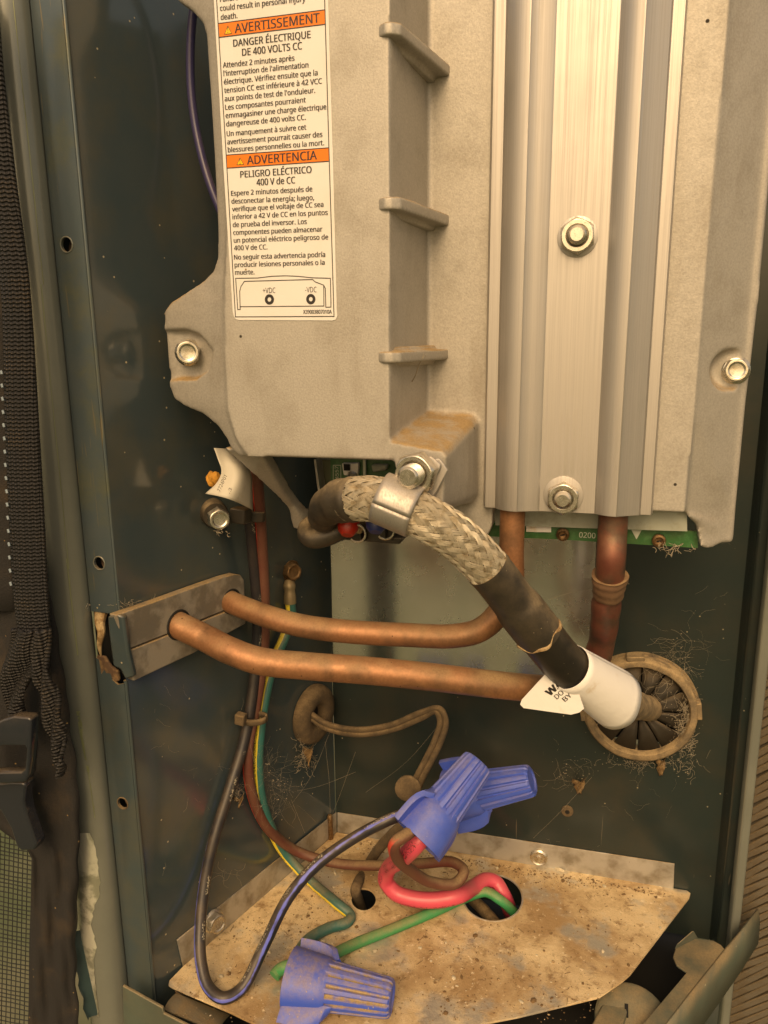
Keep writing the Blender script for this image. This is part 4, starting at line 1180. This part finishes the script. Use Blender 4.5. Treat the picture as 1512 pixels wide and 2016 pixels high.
# ================================================================== TRAY
tray = thing('wiring_tray', 'galvanised metal tray covered in brown dirt, with a large cable hole', 'tray', T(850, 1950, -2))
tp = [T(332, 1940), T(334, 1932), T(360, 1905), T(663, 1640), T(1326, 1751), T(1352, 1755), T(1359, 1760), T(1357, 1768), T(1240, 1920), T(1224, 1934), T(1180, 1964), T(1020, 2003), T(860, 2034), T(700, 2060), T(560, 2045), T(449, 1992), T(340, 1945)]
def ell(cx, cy, rx, ry, rot, n=36, lift=0.0):
    return [T(cx+math.cos(a)*rx*math.cos(rot)-math.sin(a)*ry*math.sin(rot), cy+math.cos(a)*rx*math.sin(rot)+math.sin(a)*ry*math.cos(rot), lift) for a in [2*math.pi*k/n for k in range(n)]]
def inset(p):
    return p
mb = holed(MB(), tp, [ell(970, 1768, 59, 46, 0.10), ell(716, 1772, 24, 22, 0)])
plate_ = build('tray_plate', mb, TRAY, tray, smooth=False, solid=1.1)
lf = [T(360, 1905, 0.4), T(663, 1640, 0.4)]
ztop_l = 9.5
fa = [W(349, 1851, 0.9), W(663, 1599, 0.9), W(663, 1638, 0.9), W(361, 1903, 0.9)]
build('side_flange', MB().prism(fa, [p-WN*0.7 for p in fa]), TRAYF, tray, bevel=0.2)
fa = [B(664, 1600, 0.9), B(1328, 1701, 0.9), B(1326, 1750, 0.9), B(664, 1639, 0.9)]
build('back_flange', MB().prism(fa, [p+V((0, 0.7, 0)) for p in fa]), TRAYF, tray, bevel=0.2)
hexbolt(tray, W(420, 1813, 1.2), WN+V((0, -0.25, 0.15)), 9.0, 5.0, washer=5.8, kind='hex_screw', rot=0.3)
c = B(1061, 1687, 1.0)
build('rivet', MB().lathe(c, V((0, -1, 0)), [(5.0, 0), (5.0, 1.0), (4.2, 1.7), (3.4, 1.2), (2.0, 1.2), (1.4, 1.6), (0.5, 1.6)], 28), ZINC, tray)
build('corner_pin', MB().lathe(T(655, 1645, 0)+V((0, -4, 0)), V((0, 0, 1)), [(1.7, 0), (1.7, 16), (1.2, 17)], 12), BRASSY, tray)
rim_ = ell(970, 1768, 59, 46, 0.10, 48, 0.55); rim_.append(rim_[0])
build('hole_edge', MB().tube(rim_, 0.5, 6, cap=False), TRAYF, tray)
c = B(1117, 1596, 0)
sm = thing('panel_screw', 'small dusty screw in the dark panel right of the blue nuts', 'screw', c)
build('head', MB().lathe(c, V((0, -1, 0)), [(3.4, 0), (3.2, 1.0), (2.0, 1.4)], 18), WDUST, sm)
build('socket', MB().lathe(c+V((0, -1.3, 0)), V((0, -1, 0)), [(1.4, 0), (1.2, 0.3)], 12), BLK, sm)

# ================================================================== WIRE NUTS
def wire_nut(label_, mouth, tip, wing, mat, Lw=1.0, scale=1.0):
    nut = thing('wire_nut', label_, 'wire nut', mouth, 'blue winged wire nuts')
    ax = (tip-mouth); L = ax.length; ax.normalize()
    w = (wing-ax*wing.dot(ax)).normalized(); d = ax.cross(w)
    S = scale
    # ridged grip
    n, NR = 150, 15
    rows, gat = [], []
    def ridge(th):
        q = (th*NR/(2*math.pi)) % 1.0
        return 1.0 if q < 0.55 else (0.88 if 0.62 < q < 0.93 else 0.95)
    for t, r, rd in ((0.30, 10.4, 0.0), (0.36, 10.3, 0.6), (0.42, 10.0, 1), (0.7, 8.9, 1), (0.95, 8.0, 1), (0.985, 7.6, 0.8), (1.0, 6.7, 0.3), (1.0, 5.4, 0), (0.985, 4.8, 0), (0.985, 1.0, 0)):
        row = []
        for k in range(n):
            th = 2*math.pi*k/n
            rr = S*r*(1-rd*(1-ridge(th)))
            gat.append((0, 0, min(1, rd*(1-ridge(th))*9)))
            row.append(mouth+ax*(L*t)+(w*math.cos(th)+d*math.sin(th))*rr)
        rows.append(row)
    mb = MB()
    mb.add([p for r in rows for p in r], [(i*n+k, i*n+(k+1) % n, (i+1)*n+(k+1) % n, (i+1)*n+k) for i in range(len(rows)-1) for k in range(n)] + [tuple((len(rows)-1)*n+k for k in range(n))], gat)
    build('ridged_grip', mb, mat, nut, flat_angle=32)
    # bell skirt, open at the mouth
    n = 48
    rows = []
    for t, r in ((0.40, 9.9), (0.36, 10.9), (0.30, 11.4), (0.15, 12.2), (0.0, 13.0), (-0.004, 12.6), (0.0, 11.9), (0.2, 9.5), (0.34, 6.0)):
        rows.append([mouth+ax*(L*t)+(w*math.cos(2*math.pi*k/n)*1.04+d*math.sin(2*math.pi*k/n)*0.94)*r*S for k in range(n+1)])
    build('skirt', MB().grid(rows), mat, nut, flat_angle=45)
    # two wings: curved paddles, tangent to the skirt
    for sg in (1, -1):
        rows = []
        for i in range(9):
            t = i/8
            row = []
            for k in range(7):
                s = k/6
                hgt = 0.02+0.46*t
                reach = (9.5+8.0*s*(1-t**4)**0.5)*S
                bend = sg*(s**1.6)*4.6*S
                row.append(mouth+ax*(L*hgt*(1-0.10*s)-1.2*s)+w*(sg*reach)+d*bend)
            rows.append(row)
        wo = build('wing', MB().grid(rows), mat, nut, solid=2.6*S, flat_angle=180)
        md = wo.modifiers.new('b', 'BEVEL'); md.width = 0.9*MM; md.segments = 3; md.limit_method = 'ANGLE'
    return nut
wire_nut('clean blue winged wire nut in front, pointing up, with a red wire in it', P(822, 1652, 2), P(942, 1500, 30), V((-0.72, -0.45, 0.35)), BLUE)
wire_nut('blue winged wire nut half hidden behind, pointing right', P(885, 1568, 52), P(1048, 1536, 50), V((0.05, 0.55, 1)), BLUE)
wire_nut('dirt-caked blue winged wire nut lying at the front of the tray', T(572, 1926, 11.0), T(772, 1966, 10.5), V((0.1, -1.0, -0.12)), BLUED, scale=1.02)

# ================================================================== WIRES
def wire(name, label_, pts, r, mat, sub=10, n=14, base=None, ref=V((0.2, -1, 0.35))):
    t = thing(name, label_, 'wire', base or min(pts, key=lambda p: p.z))
    build('insulation', MB().tube(catmull(pts, sub), r, n, ref=ref), mat, t)
    return t
wire('black_wire', 'black wire with a blue stripe looping down over the tray', [PW(470, 860, 8), PW(480, 930, 18), PW(491, 1018, 24), PW(499, 1100, 29), PW(507, 1200, 32), PW(505, 1290, 32), PW(493, 1395, 30), PW(478, 1470, 24), PW(450, 1560, 11), PW(422, 1650, -2), PW(403, 1740, -12), PW(394, 1830, -22), PW(396, 1895, -30), T(410, 1943, 5), T(440, 1965, 3.2), T(476, 1946, 4.5), PW(520, 1862, -20), PW(566, 1770, -12), PW(620, 1706, -4), PW(690, 1654, 4), PW(770, 1612, 10), PW(815, 1598, 20), PW(850, 1590, 26)], 2.75, WBLK, 12, 16)
wire('dusty_red_wire', 'dusty brownish red wire curving down the side into the front nut', [PW(500, 870, 12), PW(506, 940, 20), PW(512, 1018, 26), PW(517, 1100, 31), PW(521, 1200, 34), PW(518, 1290, 34), PW(503, 1395, 33), PW(489, 1470, 32), PW(493, 1550, 38), PW(524, 1625, 44), PW(585, 1676, 50), PW(660, 1699, 54), PW(740, 1704, 54), PW(830, 1700, 52), PW(893, 1698, 48), PW(913, 1716, 42), PW(897, 1739, 36), PW(850, 1737, 28), PW(808, 1713, 16), PW(778, 1682, -4), PW(779, 1658, -10), PW(802, 1642, -6), PW(840, 1615, 8)], 2.75, WBRN, 12, 16)
gy = wire('green_yellow_wire', 'green and yellow striped earth wire from the wall screw to the front nut', [W(571, 1184, 3.5), W(573, 1215, 4), PW(560, 1255, 58), PW(540, 1300, 50), PW(524, 1360, 44), PW(513, 1430, 40), PW(508, 1500, 39), PW(513, 1565, 42), PW(530, 1622, 46), PW(562, 1682, 50), PW(612, 1735, 46), T(662, 1778, 6), T(690, 1803, 3), T(683, 1816, 3), T(648, 1827, 3.2), T(612, 1846, 5), T(592, 1868, 8), T(582, 1895, 11)], 2.75, WGRY, 12, 16)
c = W(571, 1125, 0)
build('ring_terminal', MB().lathe(c, WN, [(2.5, 0.3), (6.2, 0.3), (6.2, 1.6), (2.5, 1.6)], 24), BRASSY, gy)
build('crimp_barrel', MB().tube(catmull([W(569, 1142, 2), W(570, 1158, 3), W(571, 1188, 3.5)], 6), lambda t: 2.4+0.9*min(1, t*3)-0.5*math.exp(-((t-0.6)/0.1)**2), 14), M('crimp', (0.30, 0.24, 0.15), 0.4, 0.7, dust=(0.2, 0.3, 0.2)), gy)
es = thing('earth_screw', 'rusty hex screw fixing the earth wire to the dark panel', 'screw', c)
hexbolt(es, W(571, 1124, 1.8), WN+V((0, -0.45, 0.1)), 8.4, 5.0, washer=0, mat=BRASSY, kind='hex_head', rot=0.2)
rw = wire('red_wire', 'thick bright red wire looping from the front nut into the tray hole', [P(862, 1610, 16), P(840, 1636, 7), P(820, 1662, 3), P(792, 1690, 12), PW(764, 1712, 34), PW(760, 1735, 38), PW(778, 1757, 38), PW(812, 1769, 38), PW(855, 1772, 40), PW(900, 1764, 44), T(932, 1747, 7), T(957, 1733, 6), T(976, 1738, 4), T(989, 1758, 0), T(998, 1776, -8), T(1004, 1795, -26)], 4.1, WRED, 12, 20)
wire('green_wire', 'plain green wire lying across the tray from the hole to the front nut', [T(1030, 1830, -26), T(1012, 1797, -9), T(985, 1772, 1.5), T(957, 1756, 4), T(922, 1765, 3), T(850, 1797, 2.8), T(770, 1830, 2.8), T(700, 1858, 3.5), T(650, 1882, 8), T(610, 1900, 11)], 2.7, WGRN, 10, 16)
wire('green_wire_stub', 'short green wire end poking out beside the dirt-caked nut', [T(590, 1900, 10), T(562, 1904, 9), T(548, 1912, 6), T(540, 1922, 5)], 2.9, WGRN, 8, 14)
wire('violet_wire', 'violet wire behind the cover at the upper left', [PW(395, -60, 0), PW(384, 0, 2), PW(377, 60, 3), PW(375, 150, 4), PW(382, 230, 4), PW(398, 310, 3), PW(418, 375, 2), PW(445, 440, 2)], 1.7, WPUR, 10, 12)
wire('dark_wire_under_tray', 'dark wires seen down inside the tray hole', [T(930, 1770, -14), T(960, 1800, -18), T(1000, 1850, -28)], 3.4, WDUST, 8, 12)

# zip tie round the bundle
zt_ = thing('zip_tie', 'dusty black zip tie round the wire bundle beside the bushing', 'zip tie', P(490, 1430, 30))
zc = PW(497, 1414, 31, 6.5)
rg = [zc+V((math.cos(a)*6.3+1.2, math.sin(a)*4.6, 0.6*math.cos(a))) for a in [2*math.pi*k/24 for k in range(25)]]
mb = MB()
rows = [[p+V((0, 0, dz)) for p in rg] for dz in (-1.6, 1.6)]
build('band', MB().grid(rows), WDUST, zt_, solid=0.9, flat_angle=60)
build('head', MB().box(PW(474, 1415, 22, 5), (5, 0, -0.8), (0, 4.5, 0), (0.6, 0, 5.5)), WDUST, zt_, bevel=0.6)
# clip with bolt on the side panel
clip = thing('wire_clip', 'black plastic clip with a zinc hex bolt holding the wires', 'clip', W(430, 1035))
bcl = W(418, 1008, 0)
build('spacer', MB().lathe(bcl, V((0.6, -0.75, 0.0)), [(6.5, -2), (6.3, 6), (5.6, 8)], 22), SLEEVE, clip)
bax = V((0.62, -0.78, 0.02)).normalized()
hexbolt(clip, P(428, 1019, -1), bax, 8.8, 5.5, washer=0, kind='hex_bolt', rot=0.5)
mb = MB().slab([P(452, 1000, 6), P(482, 1004, 8), P(482, 1034, 8), P(452, 1030, 6)], (1, 6, 0))
build('clip_body', mb, BLACKP, clip, bevel=0.6)
mb = MB().slab([P(478, 1007, 13), P(518, 1009, 18), P(518, 1029, 18), P(478, 1030, 13)], (0.4, 2.0, 0))
build('clip_band', mb, BLACKP, clip, bevel=0.5)
# curled paper label
cur = thing('curled_paper_label', 'curled stained paper label with a printed part number beside the bolt', 'paper', P(450, 1000, 0))
lft = [(421, 882), (429, 904), (436, 928), (427, 950), (404, 972)]
rgt = [(458, 884), (470, 900), (493, 926), (497, 966), (497, 1004)]
lf_, rt_ = catmull([V((x, 0, y)) for x, y in lft], 5), catmull([V((x, 0, y)) for x, y in rgt], 5)
rows = []
for j, (a, b_) in enumerate(zip(lf_, rt_)):
    t = j/(len(lf_)-1)
    row = []
    for k in range(13):
        s = k/12
        q = a.lerp(b_, s)
        sag = -9*math.sin(s*math.pi)*t*t
        row.append(P(q.x, q.z+sag*0.6, -9+5*s*s*3+3.2*math.sin(s*5+t*2)*(0.3+t)-4*t*(1-s)))
    rows.append(row)
build('sheet', MB().grid(rows), CURLP, cur, solid=0.2, flat_angle=180)
text('7724P01', P(433, 969, -20), P(447, 938, -20), N_, 1.5, INK, cur, 0.01)
text('.3', P(452, 972, -16), P(457, 963, -16), N_, 1.4, INK, cur, 0.01)
fm = MB()
bmx = bmesh.new(); bmesh.ops.create_icosphere(bmx, subdivisions=3, radius=1)
bmx.verts.index_update()
fc_ = P(420, 943, -2)
fm.add([fc_+V((v.co.x*3.0, v.co.y*3, v.co.z*3.4))*(1+0.16*math.sin(v.co.x*7+v.co.z*5)+random.uniform(-.06, .06)) for v in bmx.verts], [tuple(v.index for v in f.verts) for f in bmx.faces])
props(build('foam_lump', fm, FOAM), 'orange foam lump behind the curled paper label', 'foam')

# ================================================================== STRAP, BUCKLE AND MESH COVER (left edge)
def ribbon(cl, yb, name, mat, parent, thick=1.8, wave=None):
    rows, at = [], []
    s = 0
    pts = catmull([V((a, y, b_)) for a, y, b_ in cl], 8)          # x0, pixel row, x1
    prev = None
    for i, q in enumerate(pts):
        p0, p1 = P(q.x, q.y, yb), P(q.z, q.y, yb)
        if prev is not None: s += (p0-prev).length
        prev = p0
        row = []
        for k in range(9):
            f = k/8
            row.append(p0.lerp(p1, f)+V((0, -1.1*math.sin(f*math.pi)+(wave(i, f) if wave else 0), 0)))
            at.append(((p1-p0).length*f, s, 0))
        rows.append(row)
    mb = MB(); mb.grid(rows, at)
    return build(name, mb, mat, parent, solid=thick, flat_angle=180)
strap = thing('webbing_strap', 'woven black webbing strap hanging along the left edge', 'strap', P(60, 1400, -70))
ribbon([(-62, -60, -8), (-52, 120, 4), (-30, 350, 30), (4, 550, 56), (14, 850, 76), (26, 1100, 90), (32, 1190, 95), (40, 1250, 98)], -66, 'band', STRAP, strap)
ribbon([(22, 1240, 72), (14, 1290, 82), (10, 1340, 62), (12, 1400, 46), (30, 1430, 62)], -68, 'lower_band', STRAP, strap, wave=lambda i, f: 2.0*math.sin(f*6+i*0.3))
ribbon([(66, 1240, 96), (70, 1330, 100), (82, 1380, 118), (95, 1440, 126), (112, 1490, 126), (119, 1525, 123)], -71, 'frayed_tail', STRAP, strap, wave=lambda i, f: 1.4*math.sin(f*8+i*0.5))
cov = thing('mesh_cover', 'dark mesh fabric cover with a dirty border at the lower left', 'cover', P(60, 2000, -60))
Rb = [(28, 900), (60, 1080), (104, 1190), (112, 1240), (120, 1310), (134, 1380), (137, 1430), (150, 1500), (157, 1600), (154, 1690), (151, 1780), (147, 1850), (150, 1950), (160, 2060)]
Lb = [(-40, 900), (-40, 1190), (-40, 1500), (-40, 1600), (64, 1680), (64, 1720), (60, 1850), (58, 1950), (58, 2060)]
rows = []
for i in range(70):
    y = 900+1160*i/69
    a, b_ = along(Lb, y), along(Rb, y)+2.0*math.sin(i*1.3)
    rows.append([P(a+(b_-a)*k/14, y, -58+0.9*math.sin(k*0.9+i*0.25)+0.7*math.sin(k*1.7-i*0.41)+(2.0 if k == 14 else 0)) for k in range(15)])
build('fabric_border', MB().grid(rows), FABRIC, cov, solid=1.0, flat_angle=180)
mb = MB()
for i in range(46):
    y = 1655+9*i
    mb.tube([P(-30, y-14, -55), P(20, y-4+2*math.sin(i), -56), P(70, y+6, -57)], 0.26, 4)
for i in range(12):
    x = -30+9*i
    mb.tube([P(x+4, 1640, -56), P(x, 1850, -55.5), P(x-5, 2070, -56)], 0.24, 4)
ms = build('mesh_netting', mb, MESHM, cov, smooth=False); ms['kind'] = 'stuff'
ribbon([(-60, -60, -40), (-45, 300, -20), (-30, 500, 8), (-30, 800, 15), (-30, 1200, 32)], -60, 'side_hem', FABRIC, cov)
mb = MB()
for i in range(17):
    y = 730+26*i
    x = 2+(y-730)*0.044
    mb.tube([P(x, y, -68), P(x+2, y+7, -68.3)], 0.45, 6)
st = build('stitching', mb, M('pale_blue_thread', (0.20, 0.26, 0.30), 0.5), cov); st['kind'] = 'stuff'
buck = thing('plastic_buckle', 'black plastic side-release buckle at the end of the strap', 'buckle', P(40, 1680, -72))
mb = holed(MB(), [P(x*0.9-4, y, -74) for x, y in [(-30, 1435), (20, 1412), (44, 1405), (76, 1407), (82, 1412), (80, 1470), (76, 1520), (70, 1533), (40, 1536), (-30, 1536)]],
           [[P(x*0.9-4, y, -74) for x, y in [(-18, 1476), (20, 1462), (68, 1462), (72, 1468), (68, 1508), (60, 1514), (-10, 1516)]]])
build('frame', mb, BUCK, buck, solid=5.0, bevel=1.2)
mb = MB().slab([P(x, y, -72) for x, y in [(-30, 1546), (20, 1540), (44, 1540), (50, 1547), (46, 1578), (52, 1606), (72, 1664), (68, 1674), (42, 1676), (32, 1668), (20, 1630), (0, 1596), (-30, 1586)]], (0, 6, 0))
build('catch', mb, BUCK, buck, bevel=1.4, seg=3)

# ================================================================== DIRT, CRUMBS AND WEBS
mb = MB()
chips = MB()
bmx2 = bmesh.new(); bmesh.ops.create_icosphere(bmx2, subdivisions=1, radius=1); bmx2.verts.index_update()
icv, icf = [v.co.copy() for v in bmx2.verts], [tuple(v.index for v in f.verts) for f in bmx2.faces]
def crumb(m_, c, r):
    a, b_, c2 = r*random.uniform(0.6, 1.6), r*random.uniform(0.5, 1.2), r*random.uniform(0.3, 0.7)
    rot = Matrix.Rotation(random.uniform(0, 6.28), 3, 'Z')
    m_.add([c+rot @ V((p.x*a*random.uniform(.7, 1.2), p.y*b_*random.uniform(.7, 1.2), p.z*c2)) for p in icv], icf)
def in_tray(x, y):
    if ((x-970)/62)**2+((y-1768)/50)**2 < 1 or ((x-716)/27)**2+((y-1772)/25)**2 < 1: return False
    # between the flanges and the front edge
    if y < 1645+(x-663)*0.167 or y < 1645-(x-663)*0.875: return False
    if x > 1350-(y-1760)*0.75 or y > 2014: return False
    return True
k = 0
cl_ = [(520, 1850, 70, 30), (800, 1700, 60, 25), (660, 1690, 60, 25), (1180, 1735, 110, 18), (1070, 1720, 60, 18), (900, 1870, 50, 30), (1000, 1950, 90, 30), (620, 1790, 70, 40)]
while k < 2200:
    if random.random() < 0.45:
        q = random.choice(cl_); x, y = random.gauss(q[0], q[2]), random.gauss(q[1], q[3])
    else: x, y = random.uniform(340, 1350), random.uniform(1640, 2012)
    if not in_tray(x, y): continue
    k += 1
    r = random.choice((0.18, 0.22, 0.3, 0.4)) if random.random() < 0.955 else random.uniform(0.6, 1.3)
    crumb(chips if random.random() < 0.16 else mb, T(x, y, 0.6+r*0.2), r)
for q in range(90):                                     # bits of dry grass and fibre
    while True:
        x, y = random.uniform(380, 1300), random.uniform(1660, 1990)
        if in_tray(x, y): break
    a_ = random.uniform(0, 6.28); l_ = random.uniform(4, 16)
    mb.tube([T(x, y, 0.9), T(x+math.cos(a_)*l_*0.5+random.uniform(-2, 2), y+math.sin(a_)*l_*0.5, 1.3), T(x+math.cos(a_)*l_, y+math.sin(a_)*l_, 0.9)], random.uniform(0.06, 0.16), 4)
for q in range(260):                                    # dirt swept against the back flange
    x = random.uniform(690, 1310); y = 1648+(x-663)*0.167+abs(random.gauss(0, 9))
    if in_tray(x, y): crumb(mb, T(x, y, 0.6), random.uniform(0.2, 0.8))
props(build('tray_dirt', mb, DIRT, smooth=False), 'brown dirt crumbs scattered over the tray', 'dirt', kind='stuff')
for (x, y, r) in [(1103, 1712, 2.2), (435, 1922, 1.4), (738, 1872, 1.3), (530, 1874, 1.8), (1300, 1826, 1.0), (893, 1925, 1.2), (1190, 1745, 1.2), (660, 1718, 1.6)]: crumb(chips, T(x, y, 1.0), r)
props(build('pale_chips', chips, CHIP, smooth=False), 'pale grit chips scattered among the tray dirt', 'grit', kind='stuff')
# webs, lint
web = MB()
def strand(pts, r=0.10):
    web.tube(catmull(pts, 5), r, 4, cap=False)
def lint(fn, cx, cy, sx, sy, n, l=14, r=0.12, off=1.5):
    for i in range(n):
        x, y = random.gauss(cx, sx), random.gauss(cy, sy)
        a = random.uniform(0, 6.28); pts = []
        for j in range(4):
            pts.append(fn(x, y, off+random.uniform(-0.8, 1.5)))
            a += random.uniform(-0.9, 0.9); x += math.cos(a)*l*0.4; y += math.sin(a)*l*0.4
        strand(pts, r*random.uniform(0.6, 1.4))
lint(B, 1332, 1300, 22, 28, 60, 36, 0.028)
lint(B, 1350, 1432, 7, 34, 170, 16, 0.07, 6)
lint(B, 1290, 1345, 22, 20, 26, 30, 0.045, 9)
lint(B, 1285, 1499, 40, 5, 90, 16, 0.045)
lint(B, 1120, 1520, 20, 16, 22, 26, 0.028)
lint(W, 602, 1488, 8, 20, 80, 12, 0.08, 3)
lint(W, 540, 1535, 22, 30, 60, 40, 0.022, 9)
lint(W, 300, 1190, 42, 6, 90, 10, 0.05, 1.0)
lint(W, 470, 1560, 5, 14, 40, 10, 0.06, 5)
lint(W, 430, 1470, 60, 60, 12, 26, 0.02, 0.6)
lint(W, 330, 1480, 50, 90, 10, 22, 0.02, 0.5)
lint(B, 1380, 1250, 30, 90, 14, 26, 0.02, 0.5)
lint(B, 1200, 1560, 90, 50, 16, 24, 0.02, 0.5)
for (fn, cx, cy, sx, sy, n_, off) in ((B, 1338, 1440, 16, 40, 160, 5), (B, 1250, 1500, 60, 5, 90, 2), (B, 1335, 1300, 25, 25, 60, 1.5), (W, 602, 1490, 8, 18, 60, 3), (W, 545, 1540, 22, 30, 60, 9), (W, 300, 1192, 45, 4, 70, 0.5), (B, 1125, 1525, 18, 15, 40, 2)):
    for q in range(n_):
        crumb(web, fn(random.gauss(cx, sx), random.gauss(cy, sy), off+random.uniform(-0.5, 1.0)), random.uniform(0.10, 0.38))
for a, b_ in [((560, 1600), (650, 1440)), ((600, 1640), (540, 1490)), ((640, 1640), (700, 1480)), ((650, 1600), (640, 1460)), ((700, 1520), (560, 1560)), ((1165, 1530), (1050, 1650)), ((870, 1420), (720, 1560)), ((610, 1470), (500, 1560))]:
    m0 = ((a[0]+b_[0])/2+random.uniform(-8, 8), (a[1]+b_[1])/2+8)
    strand([P(a[0], a[1], 62), P(m0[0], m0[1], 60), P(b_[0], b_[1], 70)], 0.04)
strand([PF(838, 700, 22), PF(828, 712, 20), PF(815, 745, 24), PF(795, 768, 30), PF(782, 774, 30)], 0.22)
strand([PF(836, 690, 22), PF(832, 706, 19), PF(826, 711, 20)], 0.12)
strand([P(1150, 1250, 30), P(1120, 1200, 60), P(1090, 1190, 80)], 0.08)
strand([P(1080, 1180, 45), P(1130, 1165, 45), P(1172, 1160, 18)], 0.07)
lint(lambda x, y, o: W(x, y, 4), 455, 1720, 12, 7, 9, 26, 0.03)
lint(lambda x, y, o: P(x, y, 30-o), 1330, 1082, 22, 5, 26, 12, 0.14)
lint(lambda x, y, o: P(x, y, -2-o), 432, 1046, 5, 4, 12, 8, 0.12)
props(build('spider_webs', web, WEB), 'dusty spider webs and lint in the corners', 'webs', kind='stuff')
# hanging leaf scraps
def scrap(c, w, h, lab):
    rows = []
    for i in range(6):
        t = i/5
        rows.append([c+V((w*(s-0.5)*(1-0.5*t)*(1+0.3*math.sin(i*2+s*3)), -2.2*math.sin(t*5+s*4)+1.2*math.sin(s*9), -h*t+1.2*math.sin(s*7+t*3))) for s in (0, 0.35, 0.7, 1)])
    props(build('leaf_scrap', MB().grid(rows), LEAF, solid=0.2), lab, 'debris')
scrap(W(606, 1470, 5), 5, 12, 'dry leaf scrap hanging below the oval bushing')
scrap(B(1302, 1495, 3), 5, 9, 'dry leaf scrap hanging below the round grommet')
scrap(B(1140, 1535, 2), 7, 8, 'dry leaf scrap on the panel above the small screw')
scrap(W(470, 1568, 5), 4, 6, 'dry leaf scrap caught beside the black wire')
